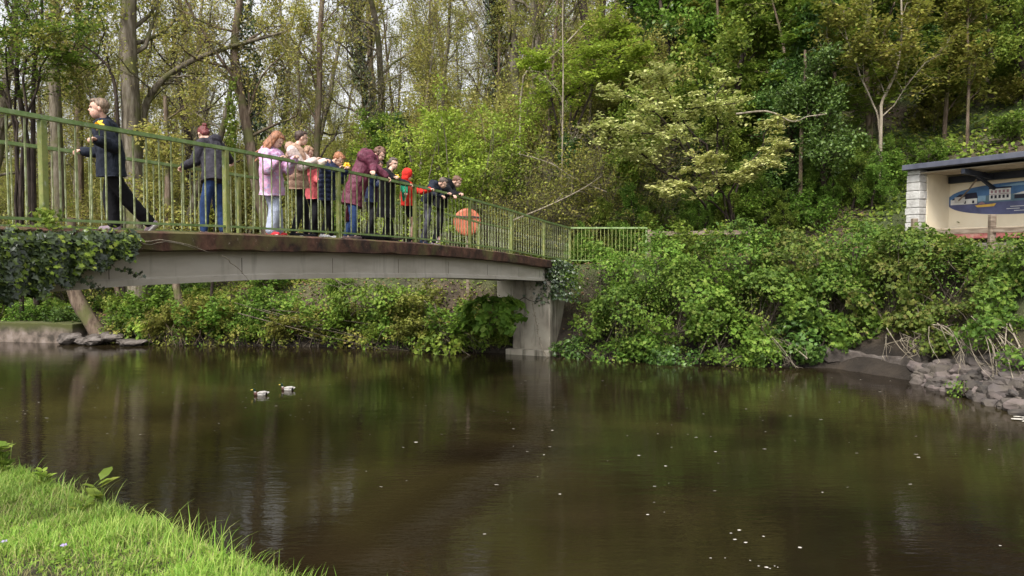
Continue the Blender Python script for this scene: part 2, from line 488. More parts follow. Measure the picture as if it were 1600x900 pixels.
# ------------------------------------------------------------------ the footbridge
bridge = empty('footbridge', BR(6.0, 0, 0), 0, 'low concrete footbridge with a rusty brown deck edge spanning the river', 'footbridge')
bl = BR(6.0, 0, 0)
ys = np.linspace(-1, 23.4, 90)
mb = MB()
prof = [(-.16, 0.0), (-.16, -.20), (-.12, -.215), (2.24, -.215), (2.28, -.2), (2.28, 0.0), (2.2, .03), (-.08, .03)]
ring = np.stack([BR(ys, o, h) for o, h in prof], 1) - bl
rngn = np.random.default_rng(3)
ring[:, 0] += (rngn.normal(size=(90, 1)) * .006 * O_)
ring[:, 1] += (rngn.normal(size=(90, 1)) * .010 * np.array([0, 0, 1]))
k = len(prof)
F = [(i * k + j, i * k + (j + 1) % k, (i + 1) * k + (j + 1) % k, (i + 1) * k + j) for i in range(89) for j in range(k)]
F += [tuple(range(k)), tuple(89 * k + j for j in reversed(range(k)))]
mb.add(ring.reshape(-1, 3), F)
mb.build('deck_slab', M['deck'], bridge)
_sf = ([-1, 4, 7.27, 8.3, 10.2, 12.5, 15.6, 18.9, 21.7, 22.4], [2.28, 2.46, 2.53, 2.56, 2.57, 2.53, 2.44, 2.30, 2.16, 2.12])
for oo, nm in ((.05, 'edge_beam'), (1.75, 'edge_beam')):
    mb = MB(); yb = np.linspace(1.0, 22.35, 60)
    zt = deck_z(yb) - .21; zb = np.interp(yb, *_sf)
    pts = []
    for o, top in ((oo, 1), (oo, 0), (oo + .32, 0), (oo + .32, 1)):
        p = BR(yb, o, 0); p[:, 2] = zt if top else zb
        pts.append(p)
    # chamfer strip low on the face
    p = BR(yb, oo - .02, 0); p[:, 2] = zb + .07
    q = BR(yb, oo - .02, 0); q[:, 2] = zb
    pts = [pts[0], pts[1] * 1.0 + [0, 0, .09], p, q, pts[2], pts[3]]
    rg = np.stack(pts, 1) - bl; k = 6
    F = [(i * k + j, i * k + (j + 1) % k, (i + 1) * k + (j + 1) % k, (i + 1) * k + j) for i in range(59) for j in range(k)]
    F += [tuple(range(k)), tuple(59 * k + j for j in reversed(range(k)))]
    mb.add(rg.reshape(-1, 3), F)
    mb.build(nm, M['beam'], bridge)
AX = [A_, O_, np.array([0, 0, 1.])]
M['joint'] = mat_noise('damp_joint', [(.07, .06, .045), (.13, .11, .085), (.2, .17, .14)], 6, .95, 0)
_rj = random.Random(8)
for yj in (6.2, 8.1, 10.0, 11.9, 13.8, 15.7, 17.6, 19.5, 21.0):        # board joints in the cast face
    mb = MB(); zt = float(deck_z(yj)) - .30; zb = float(np.interp(yj, *_sf)) + .075
    p = BR(yj, .049, 0) - bl
    mb.box(p + [0, 0, (zt + zb) / 2 - float(deck_z(yj))], (.010, .004, zt - zb), AX); mb.build('formwork_joint', M['joint'], bridge)
def bbox_br(mb, y0, y1, o0, o1, z0, z1, mi=0, base=None):
    c = BR((y0 + y1) / 2, (o0 + o1) / 2, 0); c[2] = (z0 + z1) / 2
    mb.box(c - (bl if base is None else base), ((y1 - y0) / CA, o1 - o0, z1 - z0), AX, mi)
# far abutment: lit front part, recessed part, plinth
m, nt, b, _ = newmat('abutment_concrete')
f = noise(nt, .9, 6); st = noise(nt, 3, 5, stretch=(1.5, 1.5, .25))
c = ramp(nt, f, [(.22, .19, .15), (.38, .34, .27), (.48, .44, .36)], [.32, .5, .7])
c = mixc(nt, ramp(nt, st, [(0, 0, 0), (.8, .8, .8)], [.52, .68]), c, (.055, .05, .03))
nt.links.new(c, b.inputs['Base Color']); b.inputs['Roughness'].default_value = .92
bump(nt, b, noise(nt, 12, 5), .5, .01)
M['abut'] = m
mb = MB()
bbox_br(mb, 21.45, 23.2, -.1, 1.08, -.6, 2.17)
bbox_br(mb, 22.55, 23.6, 1.085, 2.1, -.6, 2.16)
bbox_br(mb, 21.2, 21.448, -.2, 1.2, -.6, .16)
bbox_br(mb, 21.5, 23.2, .0, .5, 2.172, 2.5)
mb.build('abutment', M['abut'], bridge, bevel=.02)
mb = MB()
bbox_br(mb, 3.2, 5.0, -.1, 2.3, -.6, 2.42)
mb.build('abutment', M['abut'], bridge, bevel=.02)
# crack and drip line on the lit abutment face
mb = MB()
pc = [BR(21.44, o, 0) - bl for o in (1.07, .86, .7, .55, .36, .2, -.09)]
for p, z in zip(pc, (1.56, 1.60, 1.68, 1.60, 1.55, 1.60, 1.52)): p[2] = z - bl[2]
V, F = sweep(np.array([pc]), np.full((1, 7), .011), 4)
mb.arr(V, F)
mb.build('crack', M['bark_dark'], bridge)

# ------------------------------------------------------------------ railings
def railing(o, label, ylo=5.1 - 2.3, lod=False):
    base = BR(7.4, o, 0)
    t = empty('bridge_railing', base, 0, label, 'railing')
    SP = 2.3
    yk = [7.4 + SP * k for k in range(-2, 8)]
    yy = np.linspace(yk[0], 23.5, 60)
    mb = MB(); rect_sweep(mb, BR(yy, o, 1.13) - base, .062, .045); mb.build('handrail', M['rail'], t)
    mb = MB(); rect_sweep(mb, BR(yy, o, .115) - base, .045, .028); mb.build('bottom_rail', M['rail'], t)
    for y in yk:
        mb = MB(); p = BR(y, o, 0) - base
        mb.box(p + [0, 0, .545], (.065, .065, 1.115), AX)
        mb.box(p + [0, 0, .02], (.13, .11, .02), AX)
        mb.build('post', M['moss_post'], t, bevel=.006)
    rg = np.random.default_rng(int(o * 10) + 5)
    n = 0; rest = MB()
    proto = None
    for i, y in enumerate(reversed(yk[:-1]) if False else yk[:-1]):
        for j in range(1, 14):
            yb_ = y + SP * j / 14
            p = BR(yb_, o, 0) - base
            hgt = 1.0
            tw = rg.normal(0, .004, 3)
            if yb_ < 6.2 or n >= 100:
                rest.box(p + [0, 0, .615], (.017, .013, hgt), AX)
                continue
            n += 1
            if proto is None:
                q = MB(); q.box((0, 0, 0), (.016, .011, hgt), AX)
                ob = q.build('baluster', M['bar'], t); proto = ob
            else:
                ob = proto.copy(); COL.objects.link(ob); ob.parent = t
            ob.location = Vector(p + [0, 0, .615]); ob.rotation_euler = tuple(tw)
    if rest.v: tag(rest.build('balusters_beyond', M['bar'], t), kind='stuff')
    return t
railing(0.0, 'green painted bridge railing on the near side, in front of the people')
railing(2.06, 'weathered green bridge railing on the far side, behind the people')

# short railing turned along the bank, from the end of the bridge
c0 = BR(23.5, 0, 0); c1 = W(1010, 372, 23.5); c1[2] = c0[2]
t = empty('bank_railing', c0, 0, 'short level green railing beyond the bridge end, with shrubs over its foot', 'railing')
dv = (c1 - c0); Ld = np.linalg.norm(dv); dv /= Ld
ax2 = [dv, np.array([-dv[1], dv[0], 0]), np.array([0, 0, 1.])]
mb = MB(); mb.box(dv * Ld / 2 + [0, 0, 1.135], (Ld, .05, .05), ax2); mb.build('handrail', M['rail'], t)
mb = MB(); mb.box(dv * Ld / 2 + [0, 0, .1], (Ld, .04, .03), ax2); mb.build('bottom_rail', M['rail'], t)
mb = MB(); mb.box(dv * Ld + [0, 0, .45], (.06, .06, 1.4), ax2); mb.build('post', M['rail'], t)
pr = None
for j in range(1, 20):
    p = dv * Ld * j / 20
    if pr is None:
        q = MB(); q.box((0, 0, 0), (.017, .013, 1.0), ax2); ob = q.build('baluster', M['moss_post'], t); pr = ob
    else:
        ob = pr.copy(); COL.objects.link(ob); ob.parent = t
    ob.location = Vector(p + [0, 0, .61])

# wooden post-and-rail fence along the towpath
M['wood'] = mat_noise('weathered_timber', [(.11, .08, .06), (.20, .155, .115), (.29, .24, .19)], 3, .85, .5, .01, stretch=(1, 1, 6))
def timber_fence(pts, label, h=.95, rails=(.82,), sect=(.1, .1)):
    pts = [np.array(p, float) for p in pts]
    b0 = pts[0]
    t = empty('timber_fence', b0, 0, label, 'fence')
    for i, p in enumerate(pts):
        q = MB(); q.box(p - b0 + [0, 0, (h - .4) / 2], (sect[0], sect[1], h + .4)); q.build('fence_post', M['wood'], t, bevel=.012)
    for a, b_ in zip(pts[:-1], pts[1:]):
        for r in rails:
            q = MB(); rect_sweep(q, np.array([a, (a + b_) / 2 + [0, 0, -.01], b_]) - b0 + [0, -.07, r], .045, .13)
            q.build('fence_rail', M['wood'], t, bevel=.006)
    return t
fp = [W(1030, 0, 23.2), W(1105, 0, 23.0), W(1175, 0, 22.7)]
for p, z in zip(fp, (2.78, 2.8, 2.82)): p[2] = z
fp[0][0] -= .25
timber_fence(fp, 'low timber fence with one rail just right of the short green railing')
fp = [W(1437, 0, 20.9), W(1560, 0, 18.9), W(1690, 0, 17.2)]
for p, z in zip(fp, (3.06, 3.06, 3.05)): p[2] = z
timber_fence(fp, 'pale timber post and rail fence in front of the mural shelter', h=.90, rails=(.50,), sect=(.15, .13))

# ------------------------------------------------------------------ mural shelter
P0 = W(1422, 0, 22.0); P1 = W(1600, 0, 19.2)
ang = math.atan2(P1[1] - P0[1], P1[0] - P0[0])
GZ0 = 3.15
sh = empty('mural_shelter', (P0[0], P0[1], GZ0), ang, 'open fronted shelter with dark flat roof and a painted harbour mural on its cream wall', 'shelter')
M['stone_pier'] = mat_noise('whitewashed_stone', [(.34, .33, .31), (.46, .45, .43), (.56, .55, .53)], 3.5, .9, .8, .03)
M['cream'] = mat_noise('cream_render', [(.60, .51, .37), (.72, .63, .47), (.76, .68, .53)], .8, .8, .15, .005)
M['roof_felt'] = mat_noise('slate_blue_felt', [(.05, .055, .075), (.085, .09, .12), (.12, .125, .155)], 1.5, .8, .3, .01)
M['roof_beam'] = mat_noise('dark_roof_beam', [(.012, .014, .022), (.02, .024, .035), (.03, .034, .046)], 3, .6, .2, .01)
M['ceil'] = mat_noise('ceiling_board', [(.26, .21, .15), (.36, .30, .22), (.42, .36, .28)], 2, .85, .1, .01)
H = 5.56 - GZ0
Lx = 6.4
def flat_roof_z(y): return H - .0 - y * .05
mb = MB()
V = [(.0, -.2, H - .13), (Lx, -.2, H - .13), (Lx, 2.1, H - .20), (.0, 2.1, H - .20), (.0, -.2, H + .02), (Lx, -.2, H + .02), (Lx, 2.1, H - .07), (.0, 2.1, H - .07)]
mb.add(V, [(0, 3, 2, 1), (4, 5, 6, 7), (0, 1, 5, 4), (1, 2, 6, 5), (2, 3, 7, 6), (3, 0, 4, 7)])
mb.build('roof', M['roof_felt'], sh, bevel=.01)
mb = MB(); mb.box((Lx / 2, 1.0, H - .235), (Lx - .5, 1.9, .03)); mb.build('ceiling', M['ceil'], sh)
# stone pier of rough courses
mb = MB(); rr = random.Random(4); z = -1.2
while z < H - .15:
    hh = min(rr.uniform(.16, .26), H - .14 - z)
    for (ya, yb_) in ((0, .36),):
        o = rr.uniform(-.02, .02)
        mb.box((.22 + o, (ya + yb_) / 2, z + hh / 2), (.42 + rr.uniform(-.03, .03), yb_ - ya - .012, hh - .012))
    mb.box((.22, .19, z + hh / 2), (.37, .30, hh + .002))
    z += hh
mb.build('stone_pier', M['stone_pier'], sh, bevel=.02)
mb = MB(); mb.box((.30, .87, H / 2 - .8), (.30, 1.035, H + 1.15)); mb.build('side_wall', M['cream'], sh)
mb = MB(); mb.box((Lx / 2 + .1, 1.45, H / 2 - .8), (Lx - .2, .12, H + 1.15)); mb.build('back_wall', M['cream'], sh)
mb = MB(); mb.box((Lx / 2 + .25, 1.30, H - .40), (Lx - .5, .12, .20)); mb.build('roof_beam', M['roof_beam'], sh)
for xx in (1.75, 4.2):
    mb = MB(); rect_sweep(mb, np.array([(xx, -.1, H - .32), (xx, .6, H - .36), (xx, 1.24, H - .42)]), .10, .14)
    rect_sweep(mb, np.array([(xx, .55, H - .40), (xx, .9, H - .55), (xx, 1.38, H - .74)]), .07, .08)
    mb.build('roof_brace', M['roof_beam'], sh)
mb = MB(); rect_sweep(mb, np.array([(.75, 1.36, H - 1.02), (1.15, 1.2, H - .72), (1.5, .95, H - .48)]), .03, .03); mb.build('diagonal_strut', M['wood'], sh)
mb = MB(); mb.box((.78, 1.375, H - 1.0), (.30, .03, .17)); mb.build('wall_plate', M['stone_pier'], sh)
M['brick_red'] = mat_noise('faded_mosaic', [(.16, .05, .045), (.30, .10, .09), (.34, .20, .16)], 5, .8, .3, .01)
mb = MB(); mb.box((Lx / 2 + .1, .9, .36), (Lx - .6, .5, .24)); mb.build('bench_front', M['brick_red'], sh, bevel=.02)
mb = MB(); mb.box((Lx / 2 + .1, .88, .52), (Lx - .6, .62, .07)); mb.build('bench_top', M['ceil'], sh, bevel=.01)
mb = MB(); mb.box((Lx / 2, .3, -.35), (Lx, 1.6, .9)); mb.build('floor_plinth', M['concrete'], sh)
# the mural: one flat painted panel on the wall; pictures as thin layers of paint
def flatmat(n, c, r=.6): return mat_noise(n, [tuple(x * .75 for x in c), c, tuple(min(1, x * 1.2) for x in c)], 4, r, 0)
mm = [flatmat('mural_sky', (.07, .16, .33)), flatmat('mural_water', (.085, .095, .19)), flatmat('mural_white', (.62, .62, .6)), flatmat('mural_dark', (.02, .02, .04)),
      flatmat('mural_pink', (.32, .19, .22)), flatmat('mural_yellow', (.7, .45, .09)), flatmat('mural_hill', (.10, .17, .22)), flatmat('mural_cloud', (.22, .36, .5))]
mu = MB()
cx_, cz_, ax_, az_ = 2.65, 4.52 - GZ0, 2.25, .45
def oval(y, z0f, z1f, mi):
    pts = []
    for a in np.linspace(0, 2 * math.pi, 72, endpoint=False):
        xx = cx_ + ax_ * np.sign(math.cos(a)) * abs(math.cos(a)) ** .85; zz = cz_ + az_ * np.sign(math.sin(a)) * abs(math.sin(a)) ** .8
        pts.append((xx, y, min(max(zz, cz_ + z0f), cz_ + z1f)))
    mu.add(pts, [list(range(len(pts)))], mi)
def rc(x0, z0, x1, z1, mi, lay=3, sk=0):
    y = 1.386 - .002 * lay
    mu.add([(x0, y, cz_ + z0), (x1, y, cz_ + z0), (x1 + sk, y, cz_ + z1), (x0 + sk, y, cz_ + z1)], [(0, 1, 2, 3)], mi)
def poly(pts, mi, lay=4):
    y = 1.386 - .002 * lay
    mu.add([(x, y, cz_ + z) for x, z in pts], [list(range(len(pts)))], mi)
oval(1.386, -.5, .5, 0); oval(1.384, -.5, -.08, 1)
poly([(1.9, .36), (2.4, .41), (3.2, .40), (4.2, .34), (4.3, .30), (3.4, .35), (2.2, .34)], 7, 2)
poly([(1.2, .0), (1.7, .16), (2.3, .12), (2.9, .2), (3.8, .1), (4.6, .0), (4.6, -.08), (1.2, -.08)], 6, 2)
rc(.50, -.10, 1.28, .06, 2); poly([(.52, .04), (1.30, .06), (1.26, .23), (.76, .20)], 3)
rc(.9, -.08, .96, .0, 3, 5); rc(1.14, -.08, 1.2, .0, 3, 5)
rc(1.3, -.04, 1.52, .12, 7, 3)
rc(1.62, -.04, 2.20, .30, 2); rc(1.6, .29, 2.22, .33, 3, 4)
for i in range(5):
    rc(1.66 + i * .108, .17, 1.72 + i * .108, .25, 4, 5); rc(1.66 + i * .108, .02, 1.72 + i * .108, .11, 3, 5)
rc(1.62, .13, 2.2, .145, 4, 5)
poly([(2.25, .10), (2.75, .22), (3.1, .10)], 2, 4); rc(2.3, -.02, 3.0, .09, 3, 4)
rc(3.2, -.02, 3.6, .22, 2, 4); poly([(3.15, .2), (3.4, .34), (3.65, .2)], 3, 5); rc(3.75, -.04, 4.3, .1, 2, 4)
poly([(1.22, -.15), (1.82, -.12), (1.76, -.20), (1.30, -.21)], 5, 5); poly([(1.3, -.13), (1.42, -.04), (1.52, -.12)], 4, 6)
for z, x0, x1 in ((-.24, 2.2, 2.6), (-.30, 2.1, 2.45), (-.36, 2.3, 2.7), (-.2, 3.2, 3.8), (-.31, 3.0, 3.5)):
    rc(x0, z, x1, z + .016, 2, 4)
poly([(2.7, -.16), (3.3, -.16), (3.24, -.25), (2.78, -.25)], 2, 5)
mu.build('mural', mm, sh)

# ------------------------------------------------------------------ lifebuoy housing on its post
M['orange'] = mat_noise('faded_orange_plastic', [(.33, .075, .04), (.43, .115, .06), (.48, .16, .09)], 3, .5, .1, .005)
lb = W(730, 347, 23.2)
t = empty('lifebuoy_housing', (lb[0], lb[1], 2.2), 0, 'round faded orange lifebuoy housing on a post behind the far railing', 'lifebuoy')
def disc(mb, c, r, th, k=36, bulge=0, mi=0, y0=0):
    a = np.arange(k) * 2 * np.pi / k; rings = []
    prof = [(r * .96, -th / 2 - .0), (r, -th / 2 + .02), (r, th / 2), (r * .9, th / 2)]
    prof = [(r * .55, -th / 2 - bulge), (r * .85, -th / 2 - bulge * .7)] + prof
    for rr_, yy_ in prof: rings.append(np.stack([c[0] + rr_ * np.cos(a), np.full(k, c[1] + yy_), c[2] + rr_ * np.sin(a)], 1))
    V = np.concatenate(rings); F = [(i * k + j, i * k + (j + 1) % k, (i + 1) * k + (j + 1) % k, (i + 1) * k + j) for i in range(len(prof) - 1) for j in range(k)]
    F += [list(range(k))[::-1], [(len(prof) - 1) * k + j for j in range(k)]]
    mb.add(V, F, mi)
zc = lb[2] - 2.2
mb = MB(); disc(mb, (0, 0, zc), .43, .12, bulge=.03); mb.build('cover', M['orange'], t, smooth=False)
mb = MB(); rect_sweep(mb, np.array([(-.43, -.1, zc + .20), (-.2, -.125, zc + .165), (0, -.13, zc + .16), (.2, -.125, zc + .165), (.43, -.1, zc + .14)]), .03, .035, up=(0, 0, 1)); mb.build('strap', M['roof_beam'], t)
mb = MB(); mb.box((0, .1, (zc - .3) / 2 - .1), (.08, .06, zc + .9)); mb.build('post', M['wood'], t)
# ------------------------------------------------------------------ trees and plants
def polyl(rng, P, D, L, m, wig, up):
    n = len(P); out = np.zeros((n, m, 3)); out[:, 0] = P; d = nrm(D.copy())
    st = (L / (m - 1))[:, None]
    for i in range(1, m):
        d = nrm(d + rng.normal(size=(n, 3)) * wig + np.array([0, 0, up]))
        out[:, i] = out[:, i - 1] + d * st
    return out

def children(rng, P, Rr, L, n, t0, t1, lr, ang, m, wig, up, rr, tend=.25, flat=0):
    """n side branches per parent polyline"""
    N, pm, _ = P.shape
    t = (t0 + (t1 - t0) * (np.arange(n)[None] + rng.uniform(0, 1, (N, n))) / n) * (pm - 1)
    i = np.clip(t.astype(int), 0, pm - 2); f = (t - i)
    r = np.arange(N)[:, None]
    pos = P[r, i] * (1 - f[..., None]) + P[r, i + 1] * f[..., None]
    tan = nrm(P[r, i + 1] - P[r, i])
    rad = (Rr[r, i] * (1 - f) + Rr[r, i + 1] * f) * rr * rng.uniform(.7, 1.0, (N, n))
    side = rng.normal(size=(N, n, 3)); side[..., 2] *= (1 - flat)
    side = nrm(side - (side * tan).sum(-1, keepdims=True) * tan)
    a = rng.uniform(ang[0], ang[1], (N, n))[..., None]
    d = tan * np.cos(a) + side * np.sin(a)
    if flat: d[..., 2] *= (1 - flat * .8)
    tt = t / (pm - 1)
    l = L[:, None] * lr * rng.uniform(.6, 1.15, (N, n)) * (1.15 - .6 * tt)
    pos, d, l, rad = pos.reshape(-1, 3), d.reshape(-1, 3), l.ravel(), rad.ravel()
    C = polyl(rng, pos, d, l, m, wig, up)
    rC = rad[:, None] * np.linspace(1, tend, m)[None]
    return C, rC, l

def sample(rng, P, n, t0=.3, t1=1.0):
    N, pm, _ = P.shape
    t = rng.uniform(t0, t1, (N, n)) * (pm - 1.001); i = t.astype(int); f = (t - i)[..., None]
    r = np.arange(N)[:, None]
    return (P[r, i] * (1 - f) + P[r, i + 1] * f).reshape(-1, 3)

def put_leaves(rng, A, per, spread, size, tpl=KITE, up=.5, flatz=1.0):
    P = np.repeat(A, per, 0) + rng.normal(size=(len(A) * per, 3)) * np.array([spread, spread, spread * flatz])
    N = rng.normal(size=P.shape) * (1 - up * .6) + np.array([0, 0, up * 1.6])
    return leaves(P, N, rng.uniform(.65, 1.25, len(P)) * size, rng, tpl)

def make_tree(seed, H, r0, lean=(0, 0), trunk=None, lv=None, leaf=None, wig=.05, mmax=12, rtop=.22, flare=1.35):
    """returns (wood mesh, leaf mesh or None) in local coordinates, base at the origin"""
    rng = np.random.default_rng(seed)
    if trunk is None:
        d = nrm(np.array([[lean[0], lean[1], 1.]]))
        T = polyl(rng, np.zeros((1, 3)), d, np.array([H]), mmax, wig, .04)
    else:
        T = smooth_path(trunk, mmax)[None]
        H = float(np.linalg.norm(np.diff(T[0], axis=0), axis=1).sum())
    q = np.linspace(0, 1, T.shape[1])
    RT = (r0 * (rtop + (1 - rtop) * (1 - q) ** .8))[None].copy()
    RT[:, 0] *= flare
    kk = 10 if r0 > .12 else 7
    wood = [sweep(T, RT * (1 + rng.normal(size=RT.shape) * .04), kk, rng)]
    P, RR, L = T, RT, np.array([H])
    last = T
    allp = []
    for j, l in enumerate(lv or []):
        P, RR, L = children(rng, P, RR, L, l['n'], l.get('t0', .2), l.get('t1', 1), l['lr'], l.get('ang', (.5, 1.1)), l.get('m', 5), l.get('wig', .15), l.get('up', .05), l.get('rr', .5), flat=l.get('flat', 0))
        RR = np.maximum(RR, l.get('rmin', .004))
        wood.append(sweep(P, RR, l.get('k', 4), rng))
        allp.append(P)
    V, F = merge(wood)
    wm = build_mesh('trunk', V, F, True)
    lm = None
    if leaf:
        parts = []
        for lf in (leaf if isinstance(leaf, list) else [leaf]):
            A = sample(rng, allp[lf.get('lvl', -1)], lf['na'], lf.get('t0', .3))
            if lf.get('keep', 1) < 1: A = A[rng.uniform(size=len(A)) < lf['keep']]
            # uneven crown: drop whole patches
            if lf.get('gaps', 0):
                v = vnoise(A[:, :2] + A[:, 2:3] * .7, lf.get('gf', 1.3), seed) ; A = A[v > np.quantile(v, lf['gaps'])]
            parts.append(put_leaves(rng, A, lf['per'], lf['sp'], lf['size'], lf.get('tpl', KITE), lf.get('up', .5), lf.get('fz', 1)))
        V, F = merge(parts)
        lm = build_mesh('crown', V, F)
    return wm, lm

def place(protos, loc, rz=0, s=1, name='tree', label=None, cat='tree', group=None, mats=None, sz=None, tilt=(0, 0)):
    wm, lm = protos[:2]
    t = empty(name, loc, rz, label, cat, group)
    t.scale = (s, s, sz or s); t.rotation_euler = (tilt[0], tilt[1], rz)
    for me, nm in ((wm, 'trunk'), (lm, 'crown')):
        if me is None: continue
        o = bpy.data.objects.new(nm, me); COL.objects.link(o); o.parent = t
    return t

def setmats(pr, wood, leaf):
    if not pr[0].materials: pr[0].materials.append(wood)
    if pr[1] is not None and not pr[1].materials: pr[1].materials.append(leaf)
    return pr

def gz(x, y): return float(ground_z(np.array([[x, y]]))[0])

# --- kinds of woodland tree, each built a few times
oakl = [dict(n=13, lr=.42, t0=.3, ang=(.6, 1.25), m=7, wig=.25, up=.10, rr=.5, k=5), dict(n=9, lr=.45, ang=(.5, 1.1), m=6, wig=.28, up=.05, rr=.55, k=4),
        dict(n=7, lr=.5, ang=(.4, 1.1), m=4, wig=.3, up=.05, rr=.5, k=3, rmin=.006), dict(n=3, lr=.6, ang=(.4, 1.), m=3, wig=.2, rr=.6, k=3, rmin=.004)]
slim = [dict(n=18, lr=.22, t0=.3, ang=(.35, .9), m=5, wig=.16, up=.18, rr=.4, k=4), dict(n=8, lr=.5, ang=(.4, 1.), m=4, wig=.2, up=.1, rr=.5, k=3, rmin=.006),
        dict(n=6, lr=.55, ang=(.4, 1.), m=3, wig=.2, up=.05, rr=.5, k=3, rmin=.004)]
FARW = dict(per=2, na=2, sp=.16, size=.11)
protoA = [setmats(make_tree(100 + i, 15, .26, lv=oakl, leaf=dict(na=1, per=2, sp=.14, size=.12, gaps=.3), wig=.10), M['bark_grey'], M['leaf_spring']) for i in range(3)]
protoB = [setmats(make_tree(120 + i, 15, .15, lv=slim, leaf=dict(na=2, per=2, sp=.2, size=.12, gaps=.35), wig=.045), M['bark_red'], M['leaf_olive']) for i in range(3)]
protoC = [setmats(make_tree(140 + i, 12, .12, lv=slim, leaf=dict(na=3, per=3, sp=.2, size=.12, gaps=.3), wig=.06), M['bark_grey'], M['leaf_spring']) for i in range(2)]
syc = [dict(n=15, lr=.34, t0=.15, ang=(.8, 1.4), m=6, wig=.14, up=.06, rr=.4, k=5), dict(n=9, lr=.5, ang=(.5, 1.1), m=5, wig=.18, up=.02, rr=.5, k=3, flat=.6, rmin=.005),
       dict(n=5, lr=.5, ang=(.5, 1.1), m=3, wig=.15, rr=.5, k=3, flat=.7, rmin=.004)]
protoS = [setmats(make_tree(160 + i, 9.5, .13, lv=syc, leaf=dict(na=5, per=3, sp=.15, size=.20, tpl=OVAL, up=.95, fz=.35, gaps=.15), wig=.06), M['bark_red'], M['leaf_mid']) for i in range(3)]
protoSf = [(p[0], p[1].copy()) for p in protoS]
for p in protoSf: p[1].materials.clear(); p[1].materials.append(M['leaf_olive'])
dark = [dict(n=16, lr=.42, t0=.08, ang=(.5, 1.2), m=5, wig=.2, up=.1, rr=.4, k=4), dict(n=9, lr=.5, ang=(.5, 1.2), m=4, wig=.25, rr=.5, k=3, rmin=.005), dict(n=5, lr=.5, ang=(.5, 1.2), m=3, wig=.2, rr=.5, k=3, rmin=.004)]
protoD = [setmats(make_tree(180 + i, 5.2, .12, lv=dark, leaf=dict(na=5, per=4, sp=.12, size=.125, tpl=OVAL, up=.5, gaps=.12), wig=.08), M['bark_dark'], M['leaf_dark']) for i in range(2)]
protoDg = [(p[0], p[1].copy()) for p in protoD]
for p in protoDg: p[1].materials.clear(); p[1].materials.append(M['leaf_fresh'])
protoDm = [(p[0], p[1].copy()) for p in protoD]
for p in protoDm: p[1].materials.clear(); p[1].materials.append(M['leaf_mid'])

def multi_stem(seed, n, H, spread, leaf, wood, leafm, r=.035, lv=None, up=.1):
    """shrub of several stems from one base"""
    rng = np.random.default_rng(seed)
    a = rng.uniform(0, 6.28, n); k = rng.uniform(.1, 1, n) ** .7 * spread
    D = np.stack([np.cos(a) * k, np.sin(a) * k, np.ones(n)], 1)
    P = polyl(rng, np.stack([np.cos(a), np.sin(a), np.zeros(n)], 1) * .15, D, np.full(n, H) * rng.uniform(.6, 1.1, n), 8, .07, up)
    RR = r * np.linspace(1, .25, 8)[None] * rng.uniform(.6, 1.1, (n, 1)); L = np.full(n, H)
    wood_ = [sweep(P, RR, 5, rng)]; allp = [P]
    for l in (lv or [dict(n=9, lr=.3, ang=(.4, 1.1), up=.05), dict(n=5, lr=.45, ang=(.4, 1.1), up=0)]):
        P, RR, L = children(rng, P, RR, L, l['n'], l.get('t0', .15), 1, l['lr'], l['ang'], l.get('m', 4), l.get('wig', .16), l.get('up', 0), .5)
        RR = np.maximum(RR, .003); wood_.append(sweep(P, RR, 3, rng)); allp.append(P)
    V, F = merge(wood_); wm = build_mesh('stems', V, F, True); wm.materials.append(wood)
    A = sample(rng, P, leaf['na'], .2)
    if leaf.get('gaps'): v = vnoise(A[:, :2] + A[:, 2:3] * .8, 1.8, seed); A = A[v > np.quantile(v, leaf['gaps'])]
    V, F = put_leaves(rng, A, leaf['per'], leaf['sp'], leaf['size'], leaf.get('tpl', KITE), leaf.get('up', .5), leaf.get('fz', 1))
    lm = build_mesh('foliage', V, F); lm.materials.append(leafm)
    return wm, lm

protoH = [multi_stem(200 + i, 11, 4.6, .55, dict(na=5, per=3, sp=.09, size=.10, tpl=OVAL, up=.6, gaps=.1), M['bark_grey'], M['leaf_yellow']) for i in range(2)]       # hazel-like
protoT = [multi_stem(210 + i, 14, 3.4, .9, dict(na=2, per=2, sp=.10, size=.085, gaps=.3), M['twig'], M['leaf_olive'], r=.02, up=.0, lv=[dict(n=12, lr=.4, ang=(.4, 1.2), up=.03), dict(n=7, lr=.5, ang=(.4, 1.2), up=0)]) for i in range(2)]
protoU = [multi_stem(214 + i, 14, 4.2, .6, dict(na=4, per=3, sp=.13, size=.11, gaps=.2), M['twig'], M['leaf_spring'], r=.025, up=.04, lv=[dict(n=12, lr=.35, ang=(.4, 1.2), up=.03), dict(n=6, lr=.5, ang=(.4, 1.2), up=0)]) for i in range(2)]              # bare tangle
protoN = [multi_stem(220 + i, 16, 1.3, .9, dict(na=3, per=3, sp=.07, size=.11, tpl=OVAL, up=.7, gaps=.05), M['twig'], M['leaf_mid'], r=.012, up=-.02,
                     lv=[dict(n=6, lr=.35, ang=(.4, 1.1)), dict(n=3, lr=.5, ang=(.4, 1.1))]) for i in range(3)]                                                # bramble/nettle clump
def remat(pr, mat):
    q = (pr[0], pr[1].copy()); q[1].materials.clear(); q[1].materials.append(mat); return q
protoNf = [remat(p, M['leaf_fresh']) for p in protoN]
protoNo = [remat(p, M['leaf_olive']) for p in protoN]
protoNd = [remat(p, M['leaf_dark']) for p in protoN]

def shrub(pr, loc, rz, s, label, group=None, name='shrub', sz=None, cat='shrub', tilt=(0, 0)):
    t = empty(name, loc, rz, label, cat, group); t.scale = (s, s, sz or s); t.rotation_euler = (tilt[0], tilt[1], rz)
    for me, nm in ((pr[0], 'stems'), (pr[1], 'foliage')):
        o = bpy.data.objects.new(nm, me); COL.objects.link(o); o.parent = t
    return t

